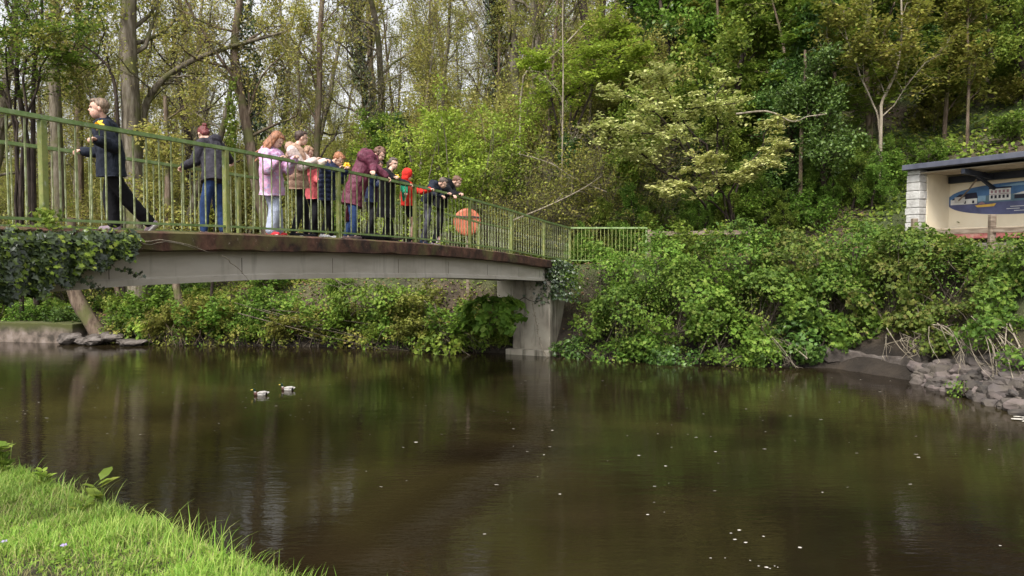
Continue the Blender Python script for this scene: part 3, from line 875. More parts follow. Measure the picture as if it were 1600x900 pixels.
# --- trees one can single out, placed where they stand
def path_tree(name, pix, Y, r0, label, barkm, leafm=None, lv=None, leaf=None, seed=1, rtop=.3, cat='tree', root_px=None, dY=None):
    """trunk follows photo pixels at depth Y; carries on below to the ground"""
    pts = [W(x, y, Y + (dY[i] if dY else 0)) for i, (x, y) in enumerate(pix)]
    g = gz(pts[0][0], pts[0][1])
    base = np.array([pts[0][0], pts[0][1], g - .25])
    if pts[0][2] > g + .4: pts = [base] + pts
    else: pts[0] = base
    loc = pts[0].copy()
    pr = make_tree(seed, 1, r0, trunk=[p - loc for p in pts], lv=lv, leaf=leaf, rtop=rtop, mmax=max(14, 3 * len(pts)))
    setmats(pr, M[barkm], M[leafm] if leafm else None)
    return place(pr, loc, 0, 1, name, label, cat)
LT = [dict(n=9, lr=.30, t0=.5, ang=(.5, 1.1), m=6, wig=.2, up=.1, rr=.45, k=5), dict(n=7, lr=.5, ang=(.5, 1.1), m=5, wig=.25, up=.05, rr=.5, k=3), dict(n=6, lr=.5, ang=(.4, 1.), m=3, wig=.25, rr=.5, k=3, rmin=.005)]
def LTv(n=9, lr=.3, t0=.5, **k): a = [dict(x) for x in LT]; a[0].update(n=n, lr=lr, t0=t0, **k); return a
lfs = dict(na=3, per=3, sp=.15, size=.13, gaps=.15)
path_tree('oak_tree', [(212, 372), (208, 300), (206, 215), (203, 130), (200, 60), (202, 0), (206, -90), (215, -200)], 26, .38, 'thickest pale grey trunk, rising just right of the striding boy', 'bark_grey', 'leaf_spring', LTv(10, .26, .55), lfs, 11, .45)
path_tree('oak_tree', [(420, 372), (402, 300), (388, 210), (374, 140), (366, 80), (372, 20), (385, -60)], 27, .23, 'reddish leaning oak with a mass of crooked limbs above the purple jacketed girl', 'bark_red', 'leaf_spring', LTv(13, .45, .35, wig=.3), dict(na=3, per=3, sp=.14, size=.12, gaps=.2), 12, .4)
path_tree('oak_limb_tree', [(215, 330), (222, 190), (245, 135), (290, 100), (345, 78), (400, 62), (450, 48)], 26.8, .15, 'long arched oak limb reaching right from behind the thick grey trunk', 'bark_grey', 'leaf_spring', LTv(14, .22, .3), dict(na=2, per=2, sp=.14, size=.12, gaps=.1), 13, .25)
path_tree('black_tree', [(48, 370), (46, 260), (36, 180), (26, 120), (28, 70), (14, 20), (0, -30)], 18.0 + 9, .12, 'thin crooked black trunk leaning left at the far left edge', 'bark_dark', 'leaf_fresh', LTv(8, .25, .5), dict(na=2, per=3, sp=.13, size=.12, gaps=.3), 14)
path_tree('black_tree', [(54, 370), (52, 250), (52, 170), (54, 100), (64, 55), (66, 10), (60, -60)], 26.5, .10, 'slim near black trunk bent right at head height, second tree from the left', 'bark_dark', 'leaf_fresh', LTv(9, .28, .5), dict(na=3, per=4, sp=.13, size=.13, gaps=.3), 15)
path_tree('beech_tree', [(92, 372), (90, 260), (86, 150), (84, 80), (86, 0), (88, -90)], 31, .29, 'straight smooth pale grey trunk between the black trunk and the boy', 'bark_grey', 'leaf_spring', LTv(9, .25, .55), lfs, 16, .5)
path_tree('beech_tree', [(126, 372), (124, 240), (123, 120), (122, 20), (122, -70)], 33, .20, 'narrower brown trunk directly behind the boy with the flower', 'bark_red', 'leaf_spring', LTv(9, .25, .55), lfs, 17, .5)
path_tree('slender_tree', [(190, 360), (183, 165), (172, 110), (160, 95), (150, 85), (130, 70)], 25.6, .075, 'thin twisting brown stem curving over the boys head', 'bark_dark', 'leaf_olive', LTv(7, .35, .4), lfs, 18)
path_tree('oak_tree', [(300, 372), (296, 230), (288, 175), (278, 120), (270, 100), (275, 40)], 36, .24, 'dark forked oak trunk seen past the grey coated adult', 'bark_dark', 'leaf_olive', LTv(9, .35, .35), lfs, 19)
path_tree('slim_tree', [(445, 372), (440, 260), (447, 170), (452, 100), (440, 40), (436, -60)], 34, .13, 'upright slim trunk behind the tan vested girl', 'bark_grey', 'leaf_spring', LTv(9, .25, .4), lfs, 20)
path_tree('leaning_tree', [(612, 300), (600, 250), (588, 205), (572, 140), (560, 80), (556, 0), (552, -90)], 36, .26, 'ivy clad trunk leaning left high above the burgundy coat', 'bark_dark', 'leaf_spring', LTv(8, .25, .6), lfs, 21, .6)
path_tree('slim_tree', [(590, 300), (583, 150), (576, 60), (577, -20), (580, -100)], 40, .2, 'bare brown trunk just right of the ivy clad one', 'bark_red', 'leaf_olive', LTv(9, .25, .5), lfs, 22, .5)
path_tree('slim_tree', [(690, 270), (692, 150), (700, 60), (706, -40), (710, -90)], 38, .12, 'thin grey stem above the hazel at the middle of the slope', 'bark_grey', 'leaf_spring', LTv(10, .25, .4), lfs, 23, .5)
path_tree('beech_tree', [(812, 300), (808, 190), (803, 110), (800, 40), (798, -60)], 36, .30, 'broad pale trunk high on the slope left of the long sloping pole', 'bark_grey', 'leaf_spring', LTv(8, .25, .6), lfs, 24, .6)
path_tree('beech_tree', [(858, 260), (852, 120), (845, 50), (838, -10), (832, -90)], 42, .25, 'brown trunk in the gap at the top of the slope', 'bark_red', 'leaf_spring', LTv(8, .25, .6), lfs, 25, .6)
path_tree('beech_tree', [(928, 240), (922, 110), (917, 50), (908, -10), (900, -90)], 42, .30, 'dark leaning trunk, left of a close pair against the sky', 'bark_dark', 'leaf_spring', LTv(8, .25, .6), lfs, 26, .6)
path_tree('beech_tree', [(945, 220), (940, 100), (938, 40), (944, -20), (948, -90)], 43, .30, 'dark upright trunk, right of a close pair against the sky', 'bark_dark', 'leaf_spring', LTv(8, .25, .6), lfs, 27, .6)
path_tree('slender_tree', [(878, 345), (878, 300), (879, 200), (880, 100), (879, 30), (882, -50)], 26.5, .035, 'very thin straight pale stem rising up the middle of the slope', 'bark_pale', 'leaf_mid', LTv(9, .16, .3), dict(na=1, per=2, sp=.1, size=.09, gaps=.4), 28, .5)
path_tree('fallen_pole', [(815, 135), (850, 100), (890, 62), (920, 30)], 30, .05, 'long bare pole leaning up to the right across the upper slope', 'bark_pale', None, None, None, 29, .6, cat='dead branch')
# right-hand slope
path_tree('ash_tree', [(1376, 272), (1376, 225), (1377, 180), (1378, 160), (1392, 130), (1403, 100), (1409, 50), (1408, -10)], 25, .065, 'pale young trunk forking in a wide Y behind the mural shelter', 'bark_pale', 'leaf_olive', LTv(8, .35, .35), dict(na=3, per=3, sp=.13, size=.15, tpl=OVAL, up=.8), 30, .45)
path_tree('ash_branch_tree', [(1374, 200), (1362, 158), (1345, 120), (1335, 90), (1322, 55), (1318, 10)], 25.1, .035, 'left arm of the pale forked tree behind the shelter', 'bark_pale', 'leaf_olive', LTv(7, .3, .4), dict(na=3, per=3, sp=.13, size=.15, tpl=OVAL, up=.8), 31, .5)
path_tree('dead_stump_tree', [(1252, 215), (1254, 170), (1258, 130), (1258, 78)], 25.5, .07, 'broken topped brown stem left of the forked tree', 'bark_red', None, None, None, 32, .6)
path_tree('slender_tree', [(1512, 215), (1512, 180), (1514, 120), (1512, 70), (1512, -10)], 26, .06, 'brown stem above the shelter roof at the right', 'bark_red', 'leaf_olive', LTv(9, .35, .3), dict(na=3, per=3, sp=.13, size=.15, tpl=OVAL, up=.8), 33, .6)
path_tree('dead_branch', [(1155, 178), (1200, 174), (1235, 189), (1262, 182), (1290, 178)], 23.8, .035, 'pale bare branch lying nearly level over the slope', 'bark_pale', None, [dict(n=6, lr=.2, ang=(.5, 1.1), m=4, rr=.5)], None, 34, .5, cat='dead branch') if False else None

# cream flowering maple at the middle: limbs reach out along layered sprays
def spray_tree(name, base, limbs, Ys, label, leafm, barkm, leaf, seed, r0=.09, sub=(16, 7), lr=.25, flat=.7):
    rng = np.random.default_rng(seed)
    loc = np.array(base, float)
    Ps, Rs = [], []
    for pix, Y in zip(limbs, Ys):
        pts = [loc] + [W(x, y, Y[i] if isinstance(Y, (list, tuple)) else Y) for i, (x, y) in enumerate(pix)]
        P = smooth_path(pts, 12) - loc; P[1:] += rng.normal(size=(11, 3)) * .05
        Ps.append(P); Rs.append(r0 * np.linspace(1, .2, 12))
    P, RR = np.array(Ps), np.array(Rs)
    L = np.linalg.norm(np.diff(P, axis=1), axis=2).sum(1)
    wood = [sweep(P, RR, 6, rng)]
    C1, R1, L1 = children(rng, P, RR, L, sub[0], .4, 1, lr, (.4, 1.2), 5, .15, -.01, .4, flat=flat)
    wood.append(sweep(C1, R1, 3, rng))
    C2, R2, L2 = children(rng, C1, R1, L1, sub[1], .1, 1, .5, (.4, 1.1), 4, .15, -.02, .5, flat=flat)
    R2 = np.maximum(R2, .004); wood.append(sweep(C2, R2, 3, rng))
    V, F = merge(wood); wm = build_mesh('trunk', V, F, True); wm.materials.append(M[barkm])
    A = np.vstack([sample(rng, C2, leaf['na'], .1), sample(rng, C1, 2, .5)])
    V, F = put_leaves(rng, A, leaf['per'], leaf['sp'], leaf['size'], leaf.get('tpl', OVAL), leaf.get('up', .9), leaf.get('fz', .4))
    lm = build_mesh('crown', V, F); lm.materials.append(M[leafm])
    return place((wm, lm), loc, 0, 1, name, label, 'tree')
bx = W(1120, 330, 25.5); bx[2] = gz(bx[0], bx[1]) - .1
spray_tree('maple_tree', bx, [[(1100, 290), (1050, 200), (1000, 160), (950, 140)], [(1105, 280), (1060, 190), (1040, 140), (1030, 115)], [(1120, 270), (1120, 200), (1115, 160), (1140, 120)],
                              [(1100, 270), (1050, 220), (1000, 205), (955, 200)], [(1115, 280), (1100, 220), (1060, 175), (1150, 160)], [(1090, 300), (1020, 260), (985, 230), (950, 205)]],
           [[25, 24.6, 24.2, 24], [25, 25, 24.6, 24.3], [25, 25, 24.8, 24.8], [24.6, 24, 23.4, 23], [25, 24.8, 24.6, 24], [24.6, 24, 23.6, 23.3]],
           'pale cream leaved tree spreading layered sprays at the centre of the slope', 'leaf_cream', 'bark_dark', dict(na=3, per=3, sp=.09, size=.15), 50, .06, (17, 6), .22)
bx = W(1150, 345, 24.5); bx[2] = gz(bx[0], bx[1]) - .1
spray_tree('maple_tree', bx, [[(1140, 310), (1170, 270), (1200, 240), (1222, 225)], [(1130, 310), (1120, 290), (1150, 270), (1215, 250)], [(1120, 320), (1090, 300), (1060, 290), (1040, 300)],
                              [(1130, 300), (1100, 270), (1090, 260), (1120, 240)], [(1150, 300), (1190, 230), (1200, 200), (1215, 190)]],
           [[24, 23.5, 23, 22.8], [24, 23.4, 23, 22.6], [24, 23.6, 23.3, 23], [24, 23.6, 23.3, 23], [24.4, 24.2, 24, 24]],
           'lower cream leaved tree whose sprays reach right above the path', 'leaf_cream', 'bark_dark', dict(na=3, per=3, sp=.08, size=.14), 51, .045, (16, 6), .20)
bx = W(880, 290, 29); bx[2] = gz(bx[0], bx[1]) - .1
spray_tree('field_maple', bx, [[(880, 240), (870, 150), (850, 110), (830, 95)], [(890, 220), (900, 120), (930, 60), (960, 45)], [(890, 240), (930, 130), (970, 90), (1000, 80)], [(880, 240), (860, 140), (900, 90), (920, 75)],
                               [(890, 200), (940, 100), (950, 60), (940, 30)], [(880, 240), (880, 160), (930, 120), (970, 110)]], [29, 29.5, 29, 28.5, 30, 28.5],
           'yellow green tree with spreading sprays high on the slope left of the cream one', 'leaf_yellow', 'bark_dark', dict(na=4, per=3, sp=.12, size=.15), 52, .07, (16, 7), .22)

bx = W(30, 370, 25.6); bx[2] = gz(bx[0], bx[1]) - .1
spray_tree('hornbeam_tree', bx, [[(25, 250), (10, 120), (20, 60), (60, 40)], [(35, 240), (40, 110), (70, 60), (110, 50)], [(25, 250), (20, 100), (5, 40), (30, 5)], [(35, 250), (60, 120), (85, 80), (100, 90)], [(30, 250), (10, 150), (-20, 80), (-10, 40)]],
           [25.6, 25.2, 25.8, 25.4, 25.6], 'bright green leafy crown hanging at the top left corner', 'leaf_fresh', 'bark_dark', dict(na=3, per=3, sp=.10, size=.13), 53, .06, (15, 6), .17)

# --- hand placed bushes on the slope
def onslope(px, Y): 
    p = W(px, 400, Y); p[2] = gz(p[0], Y) - .1; return p
for px, Y, s, pr, lab in [(650, 27.5, 1.25, remat(protoH[0], M['leaf_yellow']), 'tall bright green hazel right of the leaning group'), (715, 27, 1.3, remat(protoH[1], M['leaf_yellow']), 'bushy bright green hazel behind the lifebuoy'),
                          (775, 28.5, 1.2, remat(protoH[0], M['leaf_yellow']), 'hazel with upright stems left of the bare twigs')]:
    shrub(pr, onslope(px, Y), px, s, lab, name='hazel_bush')
for px, Y, s, pr, lab in [(560, 30, .95, protoDg[0], 'rounded dark green evergreen in the middle distance above the burgundy coat'), (600, 31.5, .85, protoD[1], 'darker evergreen bush behind the rounded one'),
                          (1060, 33, 1.6, protoDg[1], 'deep green tree at the top behind the cream sprays'), (1040, 36, 1.7, protoD[0], 'dark holly high on the slope at the centre'),
                          (1130, 30, 1.5, protoDm[0], 'grey green bushy tree above the cream sprays'), (1180, 34, 1.9, protoDg[0], 'fresh green crown at the top right of centre'),
                          (1230, 27, 1.1, protoD[1], 'dark bush in the hollow right of the cream sprays'), (1290, 25.5, .9, protoD[0], 'low dark laurel under the broken stem')]:
    place(pr, onslope(px, Y), px * .1, s, 'evergreen_tree', lab, 'tree')
# --- woodland filling the slopes
rg = np.random.default_rng(77)
pts_used = []
def scatter(n, xr, yr, mind, cond=None):
    out = []; tries = 0
    while len(out) < n and tries < n * 60:
        tries += 1
        y = rg.uniform(*yr); x = rg.uniform(*xr)
        if abs(x) > .75 * y + 3: continue
        if cond and not cond(x, y): continue
        if all((x - a) ** 2 + (y - b) ** 2 > mind ** 2 for a, b in pts_used[-160:]):
            out.append((x, y)); pts_used.append((x, y))
    return out
def d_far(x, y): return sdist(np.array([[x, y]]), FAR)[0]
def where(x, y):
    """landmark nearest in the view to something standing at x, y"""
    px = 800 + FOC * x / y
    marks = [(40, 'at the far left edge'), (130, 'behind the striding boy'), (240, 'right of the thick grey trunk'), (330, 'behind the grey hooded adult'), (430, 'above the lilac jacket'), (510, 'above the ginger haired child'),
             (575, 'above the burgundy coat'), (650, 'above the red hoodie'), (730, 'above the lifebuoy'), (820, 'above the bridge end'), (900, 'above the short railing'), (1000, 'left of the cream leaved tree'), (1120, 'behind the cream leaved tree'),
             (1240, 'right of the cream leaved tree'), (1370, 'around the forked pale tree'), (1500, 'above the mural shelter'), (1600, 'at the right edge')]
    mk = min(marks, key=lambda a: abs(a[0] - px)); off = px - mk[0]
    side = ', slightly left' if off < -16 else ', slightly right' if off > 16 else ''
    row = ('nearest, ', 'second row, ', 'third row, ', 'fourth row, ', 'fifth row, ', 'higher up, ', 'far upslope, ', 'near skyline, ', 'on skyline, ')[int(np.searchsorted([26.5, 29, 32, 36, 41, 47, 54, 62], y))]
    return row + mk[1] + side
def size_word(s): return 'small' if s < .75 else 'medium' if s < .92 else 'tall'
# open spring woodland on the left and centre
for i, (x, y) in enumerate(scatter(30, (-46, 2), (30, 66), 2.9)):
    s = rg.uniform(.7, 1.05)
    place(protoA[i % 3], (x, y, gz(x, y) - .2), rg.uniform(0, 6.28), s, 'oak_tree', size_word(s) + ' crooked oak ' + where(x, y), 'tree', 'oaks of the open woodland')
for i, (x, y) in enumerate(scatter(44, (-52, 8), (29, 80), 1.9)):
    s = rg.uniform(.7, 1.15)
    place(protoB[i % 3], (x, y, gz(x, y) - .2), rg.uniform(0, 6.28), s, 'slender_tree', size_word(s) + ' slender reddish tree ' + where(x, y), 'tree', 'slender trees of the open woodland')
for i, (x, y) in enumerate(scatter(34, (-46, 10), (29, 72), 1.9)):
    s = rg.uniform(.5, 1.05)
    place(protoC[i % 2], (x, y, gz(x, y) - .2), rg.uniform(0, 6.28), s, 'birch_tree', size_word(s) + ' pale tree coming into leaf ' + where(x, y), 'tree', 'young trees coming into leaf')
# dense leafy slope at the right
pts_used.clear()
for i, (x, y) in enumerate(scatter(64, (5, 44), (26, 52), 1.9, lambda x, y: x > 3 + (y - 27) * .25)):
    pr = (protoS if i % 5 < 3 else protoSf)[i % 3]; s = rg.uniform(.6, 1.05)
    place(pr, (x, y, gz(x, y) - .2), rg.uniform(0, 6.28), s, 'sycamore_tree', size_word(s) + (' green sycamore ' if i % 5 < 3 else ' olive leaved sycamore ') + where(x, y), 'tree', 'sycamores on the steep slope')
for i, (x, y) in enumerate(scatter(40, (2, 36), (26.5, 44), 1.8, lambda x, y: x > 2 + (y - 27) * .1)):
    pr = (protoD, protoDm, protoDg)[i % 3][i % 2]; s = rg.uniform(.45, .95)
    place(pr, (x, y, gz(x, y) - .2), rg.uniform(0, 6.28), s, 'holly_tree', size_word(s) + (' dark green holly ', ' mid green bushy holly ', ' bright green bushy holly ')[i % 3] + where(x, y), 'tree', 'hollies on the slope')
# understorey
pts_used.clear()
for i, (x, y) in enumerate(scatter(165, (-42, 9), (27.5, 64), 1.4)):
    r = i % 5; s = rg.uniform(.8, 1.4)
    if r in (0, 2): shrub(protoT[i % 2], (x, y, gz(x, y) - .1), rg.uniform(0, 6.28), s, size_word(s) + ' twiggy olive thicket ' + where(x, y), 'thickets of the woodland floor', 'thicket_bush')
    elif r in (1, 3): shrub(protoU[i % 2], (x, y, gz(x, y) - .1), rg.uniform(0, 6.28), s, size_word(s) + ' yellow green bush ' + where(x, y), 'understorey bushes', 'spring_bush')
    else: shrub(protoH[i % 2], (x, y, gz(x, y) - .1), rg.uniform(0, 6.28), s * .6, size_word(s) + ' low bright hazel ' + where(x, y), 'understorey hazels', 'hazel_bush')
for i, (x, y) in enumerate(scatter(70, (-50, 8), (46, 72), 1.7)):
    s = rg.uniform(1.1, 1.6)
    shrub((protoU, protoT)[i % 3 == 0][i % 2], (x, y, gz(x, y) - .1), rg.uniform(0, 6.28), s, ('towering' if s > 1.35 else 'tall') + (' yellow green bush ', ' twiggy olive thicket ')[i % 3 == 0] + where(x, y), 'tall understorey bushes', 'spring_bush')
for i, px in enumerate((790, 825, 850, 890, 925, 960, 1000, 860)):
    x_, y_ = onslope(px, 25.4 + (i * 37 % 10) * .25)[:2]
    shrub(protoT[i % 2], onslope(px, 25.4 + (i * 37 % 10) * .25), i * 1.3, .8 + (i % 3) * .22, 'tangle of tan twigs just ' + ('left of the lifebuoy', 'behind the bridge end', 'left of the first railing corner', 'behind the short railing', 'right behind the short railing', 'above the timber fence rail', 'right of the timber fence post', 'over the first railing corner')[i], 'bare tangles above the railing end', 'thicket_bush')
# bright growth beside the path, behind the timber fence
for i, px in enumerate(range(900, 1420, 33)):
    q = (protoDg, protoDm, protoDg)[i % 3][i % 2]; Y = 24.6 + (i * 5 % 7) * .2
    place(q, onslope(px, Y), i * 2.1, .26 + (i * 3 % 5) * .035, 'path_shrub', 'low ' + ('fresh green', 'mid green')[i % 3 == 1] + ' path side shrub ' + where(*onslope(px, Y)[:2]), 'shrub', 'shrubs along the path')
# low plants covering the banks: bramble, nettle and fern clumps
pts_used.clear()
npl = 0
for i, (x, y) in enumerate(scatter(190, (-26, 22), (20, 42), .95, lambda x, y: d_far(x, y) > .5 and not (x > 10 and y < 24.5) and not (x > 3 and 2.2 < d_far(x, y) < 4.2))):
    q = (protoN, protoNf, protoNo, protoNf, protoNd)[i % 5][i % 3]
    shrub(q, (x, y, gz(x, y) - .05), rg.uniform(0, 6.28), rg.uniform(.6, 1.15), ('mid green bramble clump ', 'bright nettle clump ', 'yellowing bramble clump ', 'pale nettle clump ', 'dark bramble clump ')[i % 5] + where(x, y),
          ('mid green bramble clumps', 'nettle clumps', 'yellowing bramble clumps', 'nettle clumps', 'dark bramble clumps')[i % 5], 'bramble_clump', cat='plant')
# clumps along the waterline under the bridge
for i, px in enumerate(range(185, 800, 33)):
    X0_ = (px - 800) / FOC
    Y = 24.2
    for _ in range(6):
        Y = Y - d_far(X0_ * Y, Y) + (.30 + .45 * (i % 2))
    x, y = X0_ * Y, Y
    q = (protoN, protoNf, protoNo)[(i * 7) % 3][i % 3]
    shrub(q, (x, y, gz(x, y) - .05), i, .62 + .22 * ((i * 5) % 3), ('mid green', 'bright green', 'yellowing')[(i * 7) % 3] + ' clump at the far waterline below ' + ('the ivy mat', 'the boys back foot', 'the thick trunk', 'the vine stems', 'the grey hooded adult', 'the jeans of that adult', 'the red trainer', 'the lilac jacket', 'the tan vest', 'the white trainers', 'the ginger haired child', 'the burgundy coat', 'the black bag', 'the black coat', 'the red hoodie', 'the bent boy', 'the last leaning person', 'the lifebuoy', 'the recessed abutment')[i], 'waterline clumps', 'bramble_clump', cat='plant')

# --- right bank: big shrubs between path and water
def bush(seed, rad, nspray, per, size, tpl, wood, leafm, srad=.22, up=.6, droop=0.0, gaps=.1):
    rng = np.random.default_rng(seed)
    d = nrm(rng.normal(size=(nspray, 3)) + [0, -.25, .25])
    q = rng.uniform(.45, 1.0, nspray) ** .5
    bul = 1 + .22 * vnoise(d[:, :2] * 3 + d[:, 2:3] * 2.2, 1.2, seed)
    C = d * (q * bul)[:, None] * np.array(rad)
    v = vnoise(C[:, :2] + C[:, 2:3] * .9, 1.7, seed + 1); C = C[v > np.quantile(v, gaps)]; n = len(C)
    C[:, 2] -= droop * np.hypot(C[:, 0], C[:, 1]) ** 2
    N = nrm(C / np.array(rad) + rng.normal(size=C.shape) * .45 + [0, 0, up])
    # leaves of a spray lie in a shared plane
    ref = nrm(np.cross(N, rng.normal(size=N.shape))); B = np.cross(N, ref)
    a = rng.uniform(0, 6.28, (n, per)); r = srad * np.sqrt(rng.uniform(0, 1, (n, per)))
    P = C[:, None] + ref[:, None] * (r * np.cos(a))[..., None] + B[:, None] * (r * np.sin(a))[..., None] + N[:, None] * rng.normal(0, .04, (n, per, 1))
    P[..., 2] -= (r ** 2) * .5
    NN = np.repeat(N, per, 0) + rng.normal(size=(n * per, 3)) * .38
    V, F = leaves(P.reshape(-1, 3), NN, rng.uniform(.4, 1.45, n * per) * size, rng, tpl)
    lm = build_mesh('foliage', V, F); lm.materials.append(leafm)
    k = min(n, max(8, n // 7)); idx = rng.choice(n, k, replace=False)
    base = np.column_stack([rng.normal(0, .25 * rad[0], k), rng.normal(0, .15, k), np.full(k, -rad[2] * .85)])
    mid = (base + C[idx]) / 2 + rng.normal(size=(k, 3)) * .12 + [0, 0, .15]
    St = np.stack([base, mid, C[idx]], 1); St = np.stack([smooth_path(s, 6) for s in St])
    V, F = sweep(St, np.linspace(1, .3, 6)[None] * rng.uniform(.006, .02, (k, 1)), 4, rng)
    wm = build_mesh('stems', V, F, True); wm.materials.append(wood)
    return wm, lm
RB = [  # px, py, Y, rx, ry, rz, kind, leaf size
    (935, 425, 21.7, .95, .8, .78, 'leaf_fresh', .085, 'feathery fresh green shrub hiding the foot of the short railing'),
    (1015, 416, 20.9, 1.15, .9, .85, 'leaf_fresh', .085, 'fresh green shrub bulging just right of the short railing'),
    (985, 490, 20.6, 1.15, .8, .80, 'leaf_mid', .10, 'mid green shrub overhanging the water next to the bridge pier'),
    (1075, 470, 20.0, 1.3, .9, 1.0, 'leaf_fresh', .10, 'largest fresh green overhanging shrub, in the middle of the right bank'),
    (1120, 525, 19.7, 1.0, .6, .62, 'leaf_fresh', .11, 'bright shrub hanging lowest to the water, middle of the right bank'),
    (1150, 400, 20.5, 1.2, .9, .75, 'leaf_mid', .095, 'rounded green shrub under the timber fence rail'),
    (1200, 480, 19.8, 1.1, .8, .95, 'leaf_mid', .12, 'shrub with larger mid green leaves right of the overhanging one'),
    (1250, 400, 20.4, 1.2, .9, .80, 'leaf_olive', .10, 'olive tinted bramble shrub crowning the bank'),
    (1255, 530, 19.3, .75, .5, .50, 'leaf_dark', .13, 'dark leaved shrub low over the water'),
    (1310, 470, 19.6, 1.1, .8, .85, 'leaf_mid', .13, 'shrub with broad green leaves above the bare ledge'),
    (1340, 385, 20.3, 1.15, .9, .70, 'leaf_mid', .095, 'bright topped shrub left of the shelter'),
    (1400, 450, 19.0, 1.1, .8, .85, 'leaf_olive', .12, 'browning bramble shrub above the concrete ledge'),
    (1430, 400, 18.8, 1.1, .8, .68, 'leaf_mid', .10, 'green shrub under the stone pier of the shelter'),
    (1490, 440, 17.8, 1.1, .7, .82, 'leaf_olive', .11, 'olive shrub under the mural'),
    (1545, 412, 17.2, .95, .7, .50, 'leaf_mid', .095, 'shrub at the foot of the pale fence post'),
    (1570, 460, 16.4, .95, .6, .62, 'leaf_mid', .12, 'green shrub at the right edge above the rubble'),
    (1620, 410, 16.0, .9, .7, .62, 'leaf_mid', .13, 'large leaved shrub cut by the right edge of the picture'),
    (925, 500, 21.3, .55, .5, .45, 'leaf_mid', .10, 'sparse shrub in the shade right beside the pier'),
    (1010, 540, 20.2, .8, .5, .35, 'leaf_mid', .11, 'leafy sprays dipping to the water right of the pier'),
    (1180, 545, 19.4, .7, .4, .32, 'leaf_fresh', .12, 'leafy fringe touching the water in the middle of the bank'),
    (1360, 510, 19.2, .7, .4, .30, 'leaf_mid', .12, 'leaf fringe hanging over the bare ledge'),
    (1440, 500, 18.2, .8, .4, .30, 'leaf_olive', .12, 'olive fringe hanging over the concrete ledge'),
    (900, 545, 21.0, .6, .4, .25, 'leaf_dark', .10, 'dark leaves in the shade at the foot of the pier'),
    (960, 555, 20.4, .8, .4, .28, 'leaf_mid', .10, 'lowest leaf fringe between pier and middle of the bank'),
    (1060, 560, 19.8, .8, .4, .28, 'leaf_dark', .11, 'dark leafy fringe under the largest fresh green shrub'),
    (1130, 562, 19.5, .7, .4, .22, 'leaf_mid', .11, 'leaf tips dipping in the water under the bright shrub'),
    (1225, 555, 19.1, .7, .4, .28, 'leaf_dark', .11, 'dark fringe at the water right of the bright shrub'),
    (1300, 520, 19.2, .6, .4, .40, 'leaf_mid', .13, 'broad leaves drooping over the left end of the ledge'),
    (1480, 535, 17.0, .6, .35, .22, 'leaf_olive', .10, 'small bramble on the top of the rubble'),
    (1560, 520, 15.6, .7, .4, .35, 'leaf_mid', .10, 'bramble hanging over the rubble near the right edge'),
    (1600, 560, 14.6, .4, .3, .25, 'leaf_mid', .09, 'small green tuft on the rubble at the right edge'),
    (1500, 606, 15.2, .22, .2, .12, 'leaf_fresh', .07, 'tiny bright weed growing in the rubble at the water'),
    (1500, 500, 17.0, .8, .5, .35, 'leaf_olive', .10, 'straggling bramble over the rubble slope'),
]
for i, (px, py, Y, rx, ry, rz, lm_, ls, lab) in enumerate(RB):
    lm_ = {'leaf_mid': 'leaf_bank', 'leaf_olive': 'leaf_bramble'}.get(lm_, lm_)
    c = W(px, py, Y)
    V_ = rx * rz * 2.2
    ns = int(300 * rx * rz / .9)
    rx *= 1.12; rz *= 1.15; ls *= 1.02; ns = int(ns * 1.1)
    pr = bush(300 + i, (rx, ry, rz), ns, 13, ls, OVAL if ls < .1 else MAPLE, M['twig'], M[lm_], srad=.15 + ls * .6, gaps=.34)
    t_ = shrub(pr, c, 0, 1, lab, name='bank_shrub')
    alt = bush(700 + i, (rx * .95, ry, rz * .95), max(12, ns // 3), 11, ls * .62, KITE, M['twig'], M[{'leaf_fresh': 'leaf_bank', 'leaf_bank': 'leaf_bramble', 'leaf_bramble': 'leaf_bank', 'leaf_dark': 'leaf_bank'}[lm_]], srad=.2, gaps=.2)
    o_ = bpy.data.objects.new('foliage', alt[1]); COL.objects.link(o_); o_.parent = t_
for i, px in enumerate(range(170, 800, 30)):
    X0_ = (px - 800) / FOC; Y = 24.2
    for _ in range(6): Y = Y - d_far(X0_ * Y, Y) + .12
    x, y = X0_ * Y, Y; r_ = .35 + .1 * (i * 3 % 4)
    pr = bush(500 + i, (r_ * 1.5, .35, r_), int(90 * r_), 9, .075 + .02 * (i % 3), (KITE, OVAL)[i % 2], M['twig'], M[('leaf_mid', 'leaf_olive', 'leaf_fresh', 'leaf_olive')[i % 4]], srad=.16, up=.4, gaps=.3)
    shrub(pr, (x, y, .28 + .05 * (i % 3)), 0, 1, ('mid green', 'yellowing', 'fresh green', 'straggling olive')[i % 4] + ' waterside growth below the bridge, ' + ('by the boulders', 'by the leaning trunk', 'under the ivy tip', 'left of the red stem', 'at the red stem roots', 'right of the red stem', 'by the thin dark stem', 'under the jeans wearing adult', 'under the first railing post right of that adult', 'under the lilac jacket', 'under the tan vest', 'left of the ducks line', 'under the ginger child', 'under the burgundy coat', 'under the black bag', 'under the black coat', 'under the red hoodie', 'under the bent boy', 'left of the straight stick', 'right of the straight stick', 'at the seedling by the abutment')[i], 'waterside fringe', 'waterside_plant', cat='plant')

